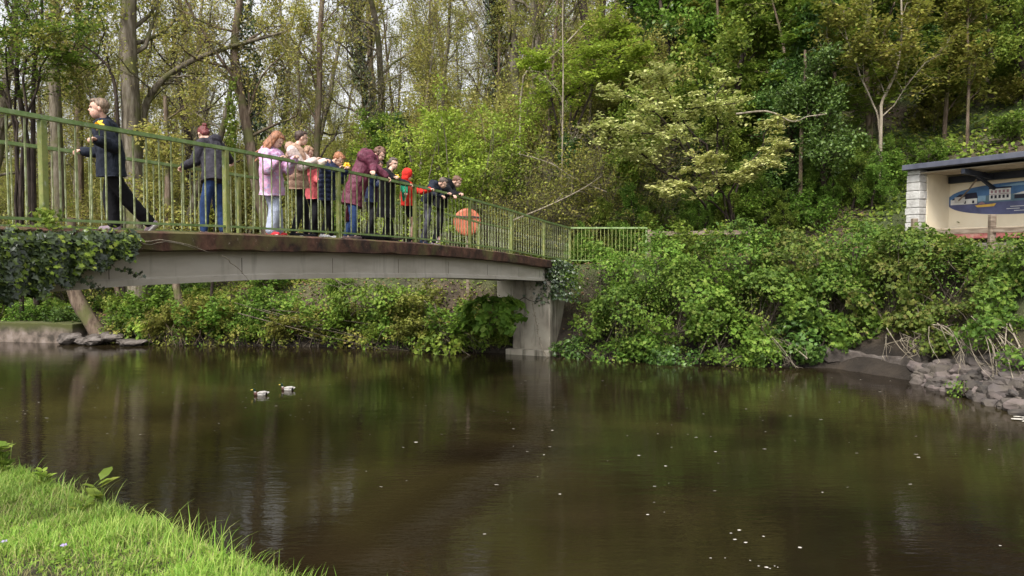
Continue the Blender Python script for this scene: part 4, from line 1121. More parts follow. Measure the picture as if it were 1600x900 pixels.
# leafy sycamore growth beside the abutment, with big layered leaves
c = W(775, 490, 21.0)
pr = bush(340, (1.0, .6, .55), 60, 7, .26, MAPLE, M['twig'], M['leaf_fresh'], srad=.22, up=.8)
shrub(pr, c, 0, 1, 'broad leaved sycamore seedling drooping in front of the abutment', name='sycamore_seedling')
c = W(700, 535, 21.9)
pr = bush(341, (.9, .5, .38), 50, 8, .16, MAPLE, M['twig'], M['leaf_mid'], srad=.2, up=.7)
shrub(pr, c, 0, 1, 'low leafy growth at the waterline left of the abutment', name='sycamore_seedling')
c = W(590, 470, 23.2)
pr = bush(342, (1.9, .6, .55), 160, 9, .12, OVAL, M['twig'], M['leaf_mid'], srad=.2, up=.5)
shrub(pr, c, 0, 1, 'wide green shrub filling the view under the middle of the bridge', name='bank_shrub')
c = W(440, 480, 24.4)
pr = bush(343, (1.9, .6, .65), 160, 9, .12, OVAL, M['twig'], M['leaf_fresh'], srad=.2, up=.5)
shrub(pr, c, 0, 1, 'bright green shrub under the bridge behind the ducks', name='bank_shrub')
for i, (px, py, Y, rx, rz, lm_, lab) in enumerate([(60, 480, 27, 1.6, .45, 'leaf_fresh', 'bright leafy growth above the mossy wall at the left'), (200, 480, 25.5, .9, .4, 'leaf_mid', 'layered leaves just right of the leaning trunk base'),
                                                  (235, 510, 24.4, .55, .22, 'leaf_yellow', 'yellow green sprig low over the water by the leaning trunk'), (330, 475, 25.6, 1.3, .6, 'leaf_mid', 'green shrub behind the red stem under the bridge'),
                                                  (520, 500, 23.8, 1.0, .45, 'leaf_olive', 'yellowing grass like clump at the waterline under the bridge')]):
    shrub(bush(350 + i, (rx, .6, rz), int(110 * rx * rz * 2), 9, .13, MAPLE, M['twig'], M[lm_], srad=.2, up=.7), W(px, py, Y), 0, 1, lab, name='bank_shrub')
# trunks at the far waterline
path_tree('leaning_tree', [(168, 528), (140, 500), (122, 470), (112, 440), (108, 395), (112, 340)], 24.6, .27, 'thick mossy trunk leaning left, its base at the far waterline', 'bark_red', None, None, None, 60, .5)
path_tree('slim_tree', [(300, 530), (286, 490), (277, 455), (268, 400), (262, 330), (262, 250), (258, 150)], 24.5, .15, 'reddish slim trunk standing at the waterline under the bridge', 'bark_red', 'leaf_spring', LTv(8, .25, .4), lfs, 61, .4)
path_tree('slim_tree', [(222, 520), (195, 480), (182, 450), (170, 380)], 25.5, .12, 'second leaning brown trunk behind the mossy one', 'bark_red', None, None, None, 62, .5)
path_tree('slim_tree', [(335, 525), (330, 480), (332, 440), (336, 380), (330, 300)], 25.0, .07, 'thin dark stem right of the reddish slim trunk', 'bark_dark', 'leaf_olive', LTv(8, .25, .4), lfs, 63, .4)

# ivy climbing the trunks
def ivy_on(pixw, Y, label, n, size=.09, wide=.3, leafm='leaf_ivy'):
    rng = np.random.default_rng(n)
    pts = smooth_path([W(x, y, Y) for x, y in pixw], 30)
    i = rng.integers(0, 29, n); f = rng.uniform(0, 1, n)[:, None]
    P = pts[i] * (1 - f) + pts[i + 1] * f
    a = rng.uniform(0, 6.28, n); w = wide * rng.uniform(.8, 1.15, n) * (1 + .3 * np.sin(i * .9))
    D = np.stack([np.cos(a), np.sin(a), np.zeros(n)], 1)
    P = P + D * w[:, None]
    N = D + rng.normal(size=D.shape) * .4 + [0, 0, .3]
    V, F = leaves(P, N, rng.uniform(.7, 1.3, n) * size, rng, OVAL)
    b0 = pts[0]
    me = build_mesh('climbing_ivy', V - b0, F); me.materials.append(M[leafm])
    o = bpy.data.objects.new('climbing_ivy', me); COL.objects.link(o); o.location = b0
    tag(o, label, 'ivy'); return o
ivy_on([(588, 205), (572, 140), (560, 80), (556, 0), (552, -60)], 36, 'dense dark ivy wrapped round the leaning trunk above the burgundy coat', 2600, .14, .36)
ivy_on([(362, 250), (361, 215), (361, 180), (364, 120)], 26.4, 'pale green ivy column beside the leaning oak', 700, .11, .16, 'leaf_mid')
ivy_on([(398, 215), (395, 150), (385, 70), (380, 0)], 27.6, 'dark ivy behind the leaning oaks crooked limbs', 1800, .12, .35)
ivy_on([(440, 230), (446, 150), (432, 90), (428, 50)], 34, 'thin ivy on the slim trunk left of the sky gap', 800, .12, .24)
ivy_on([(775, 210), (774, 150), (772, 70), (768, 0), (766, -50)], 37, 'dark ivy mass on the trunk left of the broad pale trunk', 2000, .14, .38)
for i in (1,):
    path_tree('ivy_tree', [(775, 300), (775, 210), (774, 150), (772, 70), (768, 0), (766, -60)], 37, .2, 'trunk almost hidden in dark ivy left of the broad pale trunk', 'bark_dark', 'leaf_spring', LTv(8, .25, .6), lfs, 64, .6)

# --- ivy over the near end of the bridge
rng = np.random.default_rng(900)
def on_bridge_face(px, py, o=-.16):
    yl, Y = on_deck(px, o)
    p = W(px, py, Y); return p
n = 3600
px = rng.uniform(-70, 215, n); t = rng.uniform(0, 1, n)
topl = np.interp(px, [-70, 0, 100, 215], [364, 366, 367, 370])
botl = np.interp(px, [-70, 0, 50, 90, 120, 150, 180, 205, 215], [480, 468, 462, 446, 432, 416, 410, 396, 374]) + 8 * np.sin(px * .13)
py = topl + (botl - topl) * t ** .9
P = np.array([on_bridge_face(a, b_, -.18 - .10 * rng.uniform() - .06 * math.sin(a * .1)) for a, b_ in zip(px, py)])
N = np.tile(E_, (n, 1)) + rng.normal(size=(n, 3)) * .32 + [0, 0, .45]
V1 = leaves(P, N, rng.uniform(.05, .125, n), rng, IVY)
# top of the deck edge
n2 = 1100
px2 = rng.uniform(-70, 222, n2)
P2 = []
for a in px2:
    o = rng.uniform(-.2, .22); yl, Y = on_deck(a, o); P2.append(BR(yl, o, -.035 + abs(rng.normal(0, .02))))
P2 = np.array(P2); N2 = rng.normal(size=(n2, 3)) * .5 + [0, 0, 1.] + E_ * .3
V2 = leaves(P2, N2, rng.uniform(.04, .09, n2), rng, IVY)
b0 = P[0].copy(); b0[2] = 2.5
V, F = merge([V1, V2])
ivy = empty('ivy_mat', b0, 0, 'thick dark ivy spilling over the near end of the bridge deck', 'ivy')
me = build_mesh('leaf_mass', V - b0, F); link('leaf_mass', me, M['leaf_ivy'], ivy)
# young light leaves among it
n3 = 230; k = rng.integers(0, n, n3)
V3 = leaves(P[k] + E_ * .05 + rng.normal(size=(n3, 3)) * .02, N[k] + [0, 0, .4], rng.uniform(.04, .075, n3), rng, IVY)
n4 = 260; k = rng.integers(0, n2, n4)
V4 = leaves(P2[k] + [0, 0, .015] + rng.normal(size=(n4, 3)) * .03, N2[k], rng.uniform(.035, .07, n4), rng, IVY)
# tuft climbing the first post
n5 = 130; pp = BR(7.4, -.05, 0)
P5 = pp + np.column_stack([rng.normal(0, .07, n5), rng.normal(0, .07, n5), rng.uniform(0, .22, n5)])
V5 = leaves(P5, rng.normal(size=(n5, 3)) + [0, -.5, .6], rng.uniform(.04, .07, n5), rng, IVY)
V, F = merge([V3, V4, V5]); link('young_leaves', build_mesh('young_leaves', V - b0, F), M['leaf_mid'], ivy)
st = []
for pix in ([(150, 405), (175, 415), (200, 424), (218, 432)], [(110, 430), (135, 440), (150, 446), (162, 456)], [(205, 372), (235, 382), (270, 379), (305, 388)], [(225, 378), (260, 376), (295, 384), (333, 396)],
            [(345, 398), (362, 410), (375, 424), (388, 437)], [(10, 440), (6, 455), (4, 470), (2, 490)]):
    st.append(smooth_path([on_bridge_face(a, b_, -.19) for a, b_ in pix], 10) + rng.normal(size=(10, 3)) * .008)
V, F = sweep(np.array(st) - b0, np.linspace(.007, .003, 10)[None].repeat(len(st), 0), 5, rng)
link('vine_stems', build_mesh('vine_stems', V, F, True), M['bark_pale'], ivy)
# trailing leaves along two vines
A = np.vstack([st[0], st[1]]).repeat(5, 0); 
V, F = leaves(A + rng.normal(size=A.shape) * .02, rng.normal(size=A.shape) * .5 + E_, rng.uniform(.03, .06, len(A)), rng, IVY)
link('trailing_leaves', build_mesh('trailing_leaves', V - b0, F), M['leaf_ivy'], ivy)
# ivy at the far end of the deck
n = 1100; px = rng.normal(868, 16, n); py = rng.uniform(0, 1, n) ** 1.2 * 62 + 404 + np.abs(px - 872) * .4
P = np.array([W(a, b_, 21.4 + rng.uniform(-.1, .3)) for a, b_ in zip(px, py)])
N = rng.normal(size=(n, 3)) * .5 + [.4, -.8, .5]
V, F = leaves(P, N, rng.uniform(.06, .12, n), rng, IVY); b1 = P[0].copy()
o = link('ivy_clump', build_mesh('ivy_clump', V - b1, F), M['leaf_ivy'], None, b1); tag(o, 'dark ivy clump hanging from the far end of the bridge deck above the pier', 'ivy')
# dry vine down the pier
vp = smooth_path([W(x, y, 21.35 - (y - 420) * .003) for x, y in ((826, 420), (829, 450), (833, 480), (838, 505), (843, 530), (851, 552), (862, 566))], 30)
pr_ = [vp - vp[0]]
nn = 150; k = rng.integers(0, 30, nn); Q = vp[k] - vp[0] + rng.normal(size=(nn, 3)) * .03
tw, tf = sweep(np.array(pr_), np.full((1, 30), .012), 4, rng)
lv_, lf_ = leaves(Q, rng.normal(size=(nn, 3)) + [0, -.6, .2], .05, rng, KITE)
V, F = merge([(tw, tf), (lv_, lf_)])
o = link('dry_vine', build_mesh('dry_vine', V, F), M['bark_pale'], None, vp[0]); tag(o, 'thin pale dry vine hanging down the face of the bridge pier', 'vine')

# --- left mossy wall and boulders at the far waterline
m, nt, b, _ = newmat('mossy_wall_stone')
f = noise(nt, 2.5, 6)
c = ramp(nt, f, [(.05, .04, .03), (.16, .125, .10), (.27, .22, .19)], [.35, .5, .68])
g = nt.nodes.new('ShaderNodeNewGeometry'); sp = nt.nodes.new('ShaderNodeSeparateXYZ'); nt.links.new(g.outputs['Position'], sp.inputs[0])
ad = nt.nodes.new('ShaderNodeMath'); ad.operation = 'ADD'; nt.links.new(sp.outputs['Z'], ad.inputs[0])
ml = nt.nodes.new('ShaderNodeMath'); ml.operation = 'MULTIPLY'; ml.inputs[1].default_value = .45; nt.links.new(noise(nt, 1.2, 4), ml.inputs[0]); nt.links.new(ml.outputs[0], ad.inputs[1])
c = mixc(nt, ramp(nt, ad.outputs[0], [(0, 0, 0), (1, 1, 1)], [.55, .8]), c, (.06, .065, .016))
nt.links.new(c, b.inputs['Base Color']); b.inputs['Roughness'].default_value = .95; bump(nt, b, f, .7, .04)
M['mossy'] = m
mb = MB()
wpts = [W(x, 0, 0 + Y) for x, Y in ((-120, 25.6), (-60, 25.4), (0, 25.15), (55, 24.9), (112, 24.7))]
b0 = wpts[0].copy(); b0[2] = 0
pts = smooth_path([np.array([p[0], p[1], .26]) for p in wpts], 30); pts[:, 2] += np.random.default_rng(2).normal(size=30) * .012
rect_sweep(mb, pts - b0, .7, .80)
o = mb.build('river_wall', M['mossy'], None, bevel=.03, loc=b0); tag(o, 'low river wall topped with moss at the far left waterline', 'wall')
def rock(name, loc, r, seed, mat, label=None, cat=None, parent=None, group=None):
    rng = np.random.default_rng(seed)
    import bmesh
    bm = bmesh.new(); bmesh.ops.create_icosphere(bm, subdivisions=3, radius=1)
    off = Vector(rng.uniform(-50, 50, 3))
    for v in bm.verts:
        n_ = mnoise.noise(v.co * 1.1 + off) * .5 + mnoise.noise(v.co * 2.7 + off) * .18
        v.co = v.co * (1 + n_); v.co = Vector((v.co.x * r[0], v.co.y * r[1], v.co.z * r[2]))
    me = bpy.data.meshes.new(name); bm.to_mesh(me); bm.free()
    o = link(name, me, mat, parent, loc)
    if label: tag(o, label, cat, group)
    return o
M['rock_grey'] = mat_noise('grey_boulder', [(.03, .026, .022), (.09, .075, .065), (.20, .175, .16)], 2.5, .9, .8, .04)
M['rock_pink'] = mat_noise('pinkish_rubble', [(.09, .07, .065), (.24, .19, .18), (.40, .33, .32)], 2.2, .9, .8, .04)
for i, (px, py, Y, r, lab) in enumerate([(147, 531, 23.9, (.34, .3, .16), 'pale flat boulder at the waterline under the leaning trunk'), (172, 527, 24.2, (.42, .3, .18), 'pale boulder beside the leaning trunk base'),
                                        (112, 530, 24.3, (.4, .35, .22), 'dark boulder at the end of the mossy wall'), (205, 536, 23.8, (.5, .35, .12), 'low brown rock under the roots'),
                                        (128, 533, 24.0, (.18, .2, .13), 'small grey stone between two boulders')]):
    rock('boulder', W(px, py, Y), r, 40 + i, M['rock_grey'], lab, 'boulder')

# --- right: concrete ledge and rubble wall
mb = MB()
lp = [W(x, y, Y) for x, y, Y in ((1285, 545, 19.2), (1330, 551, 19.0), (1380, 558, 18.5), (1435, 566, 17.6), (1475, 560, 17.0))]
b0 = lp[0].copy()
pts = smooth_path(lp, 24); pts[:, 2] += np.random.default_rng(6).normal(size=24) * .02
rect_sweep(mb, pts - b0 + [0, .35, -.1], 1.0, .35)
o = mb.build('concrete_ledge', M['rock_grey'], None, bevel=.05, loc=b0); tag(o, 'broken concrete ledge at the water under the hanging roots', 'ledge')
rng = np.random.default_rng(31)
c0 = W(1520, 600, 15.6)
rw = empty('rubble_wall', c0, 0, 'tumbled pinkish stone rubble wall at the right edge of the water', 'rubble wall')
mbV, mbF = [], 0
import bmesh
bm = bmesh.new()
cnt = 0
for i in range(460):
    px = rng.uniform(1432, 1640); wl_ = np.interp(px, [1430, 1500, 1560, 1600, 1640], [597, 618, 636, 655, 670])
    tp_ = np.interp(px, [1430, 1480, 1520, 1600, 1640], [570, 566, 560, 552, 548])
    py = tp_ + (wl_ - tp_) * rng.uniform(0, 1)
    Yw = np.interp(px, [1430, 1500, 1600, 1640], [16.9, 15.3, 13.2, 12.6])
    hh = (wl_ - py)
    Y = Yw + hh * .018 + rng.uniform(-.1, .1)
    p = W(px, py, Y) - c0
    s = (.05 + .17 * rng.uniform() ** 2.2) * np.array([1.25, 1, .62])
    r = bmesh.ops.create_icosphere(bm, subdivisions=2, radius=1)
    off = Vector(rng.uniform(-50, 50, 3)); ez = rng.uniform(0, 6.28)
    rot = Matrix.Rotation(ez, 3, 'Z') @ Matrix.Rotation(rng.normal(0, .25), 3, 'X')
    for v in r['verts']:
        q = v.co.copy()
        q = Vector([math.copysign(abs(c) ** .65, c) for c in q])
        q *= 1 + mnoise.noise(q * 1.2 + off) * .35
        v.co = rot @ Vector((q.x * s[0], q.y * s[1], q.z * s[2])) + Vector(p)
me = bpy.data.meshes.new('stones'); bm.to_mesh(me); bm.free()
m, nt, b, _ = newmat('rubble_stone')
g = nt.nodes.new('ShaderNodeNewGeometry')
c = ramp(nt, g.outputs['Random Per Island'], [(.03, .026, .024), (.08, .066, .06), (.17, .135, .125), (.06, .052, .05)])
c = mixc(nt, ramp(nt, noise(nt, 3, 6), [(0, 0, 0), (1, 1, 1)], [.4, .65]), c, (.09, .075, .06))
nt.links.new(c, b.inputs['Base Color']); b.inputs['Roughness'].default_value = .9; bump(nt, b, noise(nt, 9, 6), .7, .03)
link('stones', me, m, rw)
# bare roots and dead stems over ledge and rubble
def stems(name, spec, label, mat, seed, cat='roots', rad=.012, kind=None):
    rng = np.random.default_rng(seed); P = []
    for (x0, y0, Y0, x1, y1, Y1, n, jit) in spec:
        for _ in range(n):
            a = W(x0 + rng.normal() * jit, y0 + rng.normal() * jit * .4, Y0 + rng.normal() * .15); c_ = W(x1 + rng.normal() * jit, y1 + rng.normal() * jit * .4, Y1 + rng.normal() * .15)
            md = (a + c_) / 2 + rng.normal(size=3) * .12 + [0, 0, .08]
            P.append(smooth_path([a, md, c_], 7))
    P = np.array(P); b0 = P[0, 0].copy()
    C, RC, _ = children(rng, P, np.full(P.shape[:2], rad), np.full(len(P), .8), 3, .3, 1, .4, (.3, .9), 4, .15, -.03, .6)
    V, F = merge([sweep(P - b0, np.linspace(rad * 1.2, rad * .4, 7)[None] * rng.uniform(.5, 1.3, (len(P), 1)), 4, rng), sweep(C - b0, RC, 3, rng)])
    o = link(name, build_mesh(name, V, F, True), mat, None, b0); tag(o, label, cat, None, kind); return o
stems('root_tangle', [(1385, 525, 18.6, 1380, 560, 18.2, 4, 6), (1420, 520, 18.0, 1450, 560, 17.2, 12, 22), (1460, 520, 17.6, 1420, 555, 17.3, 5, 14)], 'pale bare roots hanging over the concrete ledge', M['bark_pale'], 70)
stems('bramble_tangle', [(1530, 505, 16.0, 1570, 590, 14.7, 8, 20), (1560, 500, 15.6, 1610, 590, 14.2, 6, 18), (1490, 515, 16.6, 1510, 575, 15.6, 9, 22)], 'long dry stems lying down the rubble slope', M['bark_pale'], 71, 'bramble')
stems('root_tangle', [(290, 505, 24.2, 270, 538, 23.6, 9, 16), (310, 515, 24.0, 330, 542, 23.5, 9, 16), (250, 515, 24.2, 235, 540, 23.7, 5, 10)], 'tangle of brown roots under the reddish slim trunk at the waterline', M['bark_red'], 72)
stems('bramble_tangle', [(690, 500, 22.4, 740, 560, 21.5, 8, 22), (665, 475, 22.6, 700, 530, 21.8, 3, 6), (450, 510, 23.6, 640, 548, 22.6, 26, 60), (560, 440, 23.8, 640, 500, 23.0, 18, 60)], 'dry bramble stems tangled along the bank under the bridge', M['twig'], 73, 'bramble')
stems('bramble_tangle', [(1190, 510, 19.4, 1245, 575, 18.5, 3, 3), (1260, 560, 18.7, 1200, 530, 19.2, 2, 5)], 'curved dead stems dipping into the water below the dark shrub', M['bark_pale'], 74, 'bramble')
# spare big leaning stick under the bridge, and the level branch on the slope
def bare_branch(name, pix, Y, r, label, seed, mat='bark_pale', n=5, lr=.2):
    rng = np.random.default_rng(seed)
    P = smooth_path([W(x, y, Y) for x, y in pix], 14)[None]; b0 = P[0, 0].copy(); P = P - b0
    RR = (r * np.linspace(1, .35, 14))[None]; L = np.array([np.linalg.norm(P[0, -1])])
    C, RC, _ = children(rng, P, RR, L, n, .3, 1, lr, (.4, 1.), 5, .15, .0, .5)
    V, F = merge([sweep(P, RR, 6, rng), sweep(C, RC, 4, rng)])
    tag(link(name, build_mesh(name, V, F, True), M[mat], None, b0), label, 'branch')
bare_branch('dead_branch', [(1150, 178), (1200, 174), (1238, 190), (1262, 182), (1292, 178)], 23.6, .035, 'pale bare branch lying level across the slope right of the cream sprays', 81, n=8)
bare_branch('dead_branch', [(725, 555), (700, 510), (665, 472), (662, 470)], 22.4, .02, 'thin straight stick leaning on the bank left of the abutment', 82)
bare_branch('dead_branch', [(800, 345), (860, 320), (910, 295), (940, 275)], 24.5, .03, 'bare tan branch arching over the slope behind the railing end', 83, n=10, lr=.35)
bare_branch('dead_branch', [(948, 300), (900, 280), (860, 255), (810, 240)], 25.2, .025, 'thin bare branch crossing the slope in front of the dark hollow', 84, n=10, lr=.35)

# --- ground cover scattered on the far bank and woodland floor
rng = np.random.default_rng(5)
def cover(n, xr, yr, size, mat, name, label, seed, dmin=.25, dmax=99, up=.9, hgt=.12, tpl=OVAL):
    rng = np.random.default_rng(seed)
    y = rng.uniform(yr[0], yr[1], n * 2); x = rng.uniform(xr[0], xr[1], n * 2)
    P = np.column_stack([x, y]); d = sdist(P, FAR)
    v = vnoise(P, .8, seed) + rng.normal(size=len(P)) * .5
    k = (np.abs(x) < .78 * y + 2) & (d > dmin) & (d < dmax) & (v > -.2); P = P[k][:n]
    Z = ground_z(P) + np.abs(rng.normal(0, hgt, len(P)))
    P3 = np.column_stack([P, Z]); N = rng.normal(size=P3.shape) * .5 + [0, -.3, up]
    V, F = leaves(P3, N, rng.uniform(.6, 1.3, len(P3)) * size, rng, tpl)
    b0 = P3[0].copy()
    return tag(link(name, build_mesh(name, V - b0, F), mat, None, b0), label, 'ground cover', None, 'stuff')
cover(26000, (-22, 14), (20, 33), .10, M['leaf_mid'], 'ground_ivy', 'green ground ivy and low leaves covering the far bank', 1)
cover(18000, (-30, 22), (26, 50), .15, M['leaf_olive'], 'woodland_undergrowth', 'yellow green undergrowth over the woodland floor', 2, 2)
cover(46000, (0, 34), (24, 50), .18, M['leaf_mid'], 'slope_undergrowth', 'green undergrowth on the steep right hand slope', 3, 4)
cover(9000, (-22, 12), (20, 30), .10, mat_noise('dead_leaf', [(.10, .055, .03), (.18, .11, .06), (.26, .17, .10)], 2, .9, 0), 'leaf_litter', 'brown dead leaves lying on the far bank', 4, .15, 99, 1.2, .03)

# --- grass bank beside the camera
rng = np.random.default_rng(8)
def blades(P, h, w, rng, lean=.45, seg=3, dirbias=None):
    n = len(P)
    a = rng.uniform(0, 6.28, n); D = np.stack([np.cos(a), np.sin(a), np.zeros(n)], 1)
    if dirbias is not None: D = nrm(D + dirbias)
    S = np.stack([-D[:, 1], D[:, 0], np.zeros(n)], 1)
    ln = np.abs(rng.normal(lean, .25, n))
    V = []
    for i in range(seg + 1):
        t = i / seg
        c = P + np.array([0, 0, 1.]) * (h * t * (1 - .35 * ln * t * t))[:, None] + D * (h * ln * t * t)[:, None]
        ww = w * (1 - t) ** .6 / 2
        V += [c - S * ww[:, None], c + S * ww[:, None]] if i < seg else [c]
    k = 2 * seg + 1
    V = np.stack(V, 1).reshape(-1, 3)
    b = (np.arange(n) * k)[:, None]
    Q = np.vstack([b + [2 * i, 2 * i + 1, 2 * i + 3, 2 * i + 2] for i in range(seg - 1)])
    T = b + [2 * seg - 2, 2 * seg - 1, 2 * seg]
    return V, [Q, T]
M['grass'] = leafmat('grass_blade', [(.12, .26, .03), (.19, .35, .045), (.29, .44, .075), (.42, .47, .15)], .42, .5, .3, .4)
M['grass_dry'] = leafmat('grass_dry', [(.30, .28, .12), (.40, .36, .17), (.22, .26, .07)], .35)
def bank_points(n, lo=0.0, hi=3.2, seed=1, xr=(-6.5, .3), yr=(2.0, 7.5)):
    rng = np.random.default_rng(seed)
    P = np.column_stack([rng.uniform(*xr, n * 3), rng.uniform(*yr, n * 3)])
    d = -sdist(P, NEAR)
    u = P[:, 0] / P[:, 1]
    k = (d > lo) & (d < hi) & (u > -.9) & (u < .35); P = P[k][:n]
    return np.column_stack([P, ground_z(P)]), d[k][:n]
P, d = bank_points(110000, -.12, 3.0, 1)
kp = (vnoise(P, 4, 21) + rng.normal(size=len(P)) * .5) > -.75; P = P[kp]
cl = .75 + .5 * (vnoise(P, 5, 9) > .1) + .25 * vnoise(P, 14, 4)
V1 = blades(P, rng.uniform(.03, .085, len(P)) * cl, rng.uniform(.003, .007, len(P)), rng, .7)
P, d = bank_points(9000, -.14, .22, 2)
V2 = blades(P, rng.uniform(.07, .20, len(P)) * (.7 + .5 * np.clip(vnoise(P, 4, 3), -.5, 1)), rng.uniform(.003, .006, len(P)), rng, .5, 4, np.array([.55, .45, 0]))
P, d = bank_points(420, -.10, .10, 3)
V3 = blades(P, rng.uniform(.16, .30, len(P)), rng.uniform(.005, .008, len(P)), rng, .55, 5, np.array([.6, .3, 0]))
V, F = merge([V1, V2, V3]); b0 = np.array([-3., 4.2, 1.3])
tag(link('grass', build_mesh('grass', V - b0, F), M['grass'], None, b0), 'bright green tufted grass on the near bank', 'grass', None, 'stuff')
P, d = bank_points(15000, -.1, 3.0, 4)
V, F = blades(P, rng.uniform(.03, .09, len(P)), rng.uniform(.002, .004, len(P)), rng, 1.0, 3)
tag(link('dry_grass', build_mesh('dry_grass', V - b0, F), M['grass_dry'], None, b0), 'straw coloured dry blades among the near bank grass', 'grass', None, 'stuff')
P, d = bank_points(2600, 0, 3.0, 5); v = vnoise(P, 3.2, 12); P = P[v > .25]
V, F = leaves(np.repeat(P, 4, 0) + rng.normal(size=(len(P) * 4, 3)) * .016 + [0, 0, .035], rng.normal(size=(len(P) * 4, 3)) * .35 + [0, 0, 1], rng.uniform(.016, .032, len(P) * 4), rng, OVAL)
tag(link('clover', build_mesh('clover', V - b0, F), M['leaf_fresh'], None, b0), 'small clover leaves dotted through the near bank grass', 'clover', None, 'stuff')
def rosette(px, py, n, size, label, seed, Y=None, mat='leaf_fresh', h=.06, tp=OVAL, cat='plant'):
    rng = np.random.default_rng(seed)
    # stand it on the bank where the view line meets the ground
    for Yt in np.arange(2.5, 7.5, .02):
        p = W(px, py, Yt)
        if p[2] < ground_z(p[None])[0]: break
    if Y: p = W(px, 0, Y); p[2] = ground_z(p[None])[0]
    a = rng.uniform(0, 6.28, n); r = rng.uniform(.2, 1, n) * size * .8
    P = np.column_stack([np.cos(a) * r, np.sin(a) * r, rng.uniform(.3, 1.4, n) * h])
    T = np.column_stack([np.cos(a), np.sin(a), rng.uniform(-.1, .7, n)])
    N = np.column_stack([-np.cos(a) * .5, -np.sin(a) * .5, np.ones(n)])
    lv_ = leaves(P, N, rng.uniform(.7, 1.2, n) * size, rng, tp, T=T)
    stm = np.stack([np.zeros((n, 3)), P * [.5, .5, .8], P], 1)
    V, F = sweep(stm, np.full((n, 3), .0015), 3, rng)
    t = empty('bank_plant', p, 0, label, cat)
    link('leaf_rosette', build_mesh('leaf_rosette', *lv_), M[mat], t); link('stems', build_mesh('stems', V, F), M['leaf_mid'], t)
rosette(4, 742, 26, .085, 'leafy nettle plant at the top left tip of the grass bank', 1, h=.16, tp=IVY)
rosette(68, 765, 20, .07, 'yellow green leafy weed at the edge of the grass bank', 2, mat='leaf_yellow', h=.10)
rosette(155, 796, 7, .12, 'blue green dock leaf standing up at the bank edge', 3, h=.15, mat='leaf_mid')
rosette(130, 802, 10, .07, 'low blue green weed left of the dock leaf', 4, h=.05, mat='leaf_mid')
rosette(190, 852, 9, .045, 'flat clover patch in the middle of the grass', 5, h=.03)
rosette(95, 880, 9, .05, 'small daisy rosette near the bottom left corner', 6, h=.02)
# violets
m, nt, b, _ = newmat('violet_petal'); b.inputs['Base Color'].default_value = (.30, .24, .45, 1); b.inputs['Roughness'].default_value = .6; M['violet'] = m
for i, (px, py, lab) in enumerate([(7, 862, 'pale violet flower head at the left edge of the grass'), (100, 868, 'tiny violet flower in the grass near the bottom left')]):
    for Yt in np.arange(2.5, 7.5, .02):
        p = W(px, py, Yt)
        if p[2] < ground_z(p[None])[0]: break
    t = empty('violet_flower', p, 0, lab, 'flower')
    q = np.random.default_rng(i); a = np.arange(5) * 1.257
    P_ = np.column_stack([np.cos(a) * .009, np.sin(a) * .009, np.full(5, .055)])
    V, F = leaves(P_, np.tile([0, -.6, 1.], (5, 1)), .018, q, OVAL, T=P_ * [1, 1, 0]); link('petals', build_mesh('petals', V, F), M['violet'], t)
    V, F = sweep(np.array([[(0, 0, 0), (.003, 0, .03), (0, 0, .055)]]), np.full((1, 3), .001), 3); link('flower_stem', build_mesh('flower_stem', V, F), M['leaf_mid'], t)

# --- foam flecks drifting on the river, white water at the weir
m, nt, b, _ = newmat('foam'); b.inputs['Base Color'].default_value = (.50, .47, .42, 1); b.inputs['Roughness'].default_value = .7; M['foam'] = m
rng = np.random.default_rng(12)
mb = MB()
spots = [(610, 1115), (880, 1110), (880, 1133), (855, 1165), (850, 1148), (845, 1193), (863, 1250), (835, 1155), (840, 1142), (884, 1172), (893, 1185), (895, 1197), (897, 1203), (893, 1210), (895, 1215), (777, 875), (810, 1012), (806, 1038), (715, 998), (709, 1118), (675, 863), (714, 850), (694, 650), (860, 1563), (718, 1435), (774, 1285), (732, 1040)]
spots = [(b_, a) for a, b_ in spots[1:]]
for x, y in spots:
    Y = 2.9 * FOC / (y - 400); p = W(x, y, Y)
    r = rng.uniform(.006, .017) * (1 if y > 800 else 1.3)
    k = 9; a = np.arange(k) * 2 * np.pi / k; rr_ = r * rng.uniform(.8, 1.2, k)
    mb.add(np.column_stack([p[0] + rr_ * 1.3 * np.cos(a), p[1] + rr_ * np.sin(a), np.full(k, .004)]), [list(range(k))])
for _ in range(190):
    x = rng.uniform(0, 1600); y = 590 + rng.exponential(60)
    if x < 500 and y > 700: continue
    if y > 880: continue
    Y = 2.9 * FOC / (y - 400); p = W(x, y, Y); r = rng.uniform(.003, .008)
    k = 6; a = np.arange(k) * 2 * np.pi / k
    mb.add(np.column_stack([p[0] + r * rng.uniform(1, 5) * np.cos(a), p[1] + r * np.sin(a), np.full(k, .004)]), [list(range(k))])
tag(mb.build('foam_flecks', M['foam']), 'scattered small white foam flecks floating on the brown river', 'foam', None, 'stuff')
mb = MB()
for i in range(30):
    x = rng.uniform(1588, 1640); y = 654 + (x - 1588) * .32 + rng.normal(0, 2.5); Y = 2.9 * FOC / (y - 400); p = W(x, y, Y); r = rng.uniform(.03, .09)
    k = 8; a = np.arange(k) * 2 * np.pi / k
    mb.add(np.column_stack([p[0] + r * 1.6 * np.cos(a), p[1] + r * np.sin(a), np.full(k, .005 + i * .0004)]), [list(range(k))])
tag(mb.build('white_water', M['foam']), 'streak of white water at the right edge where the river spills over', 'foam', None, 'stuff')
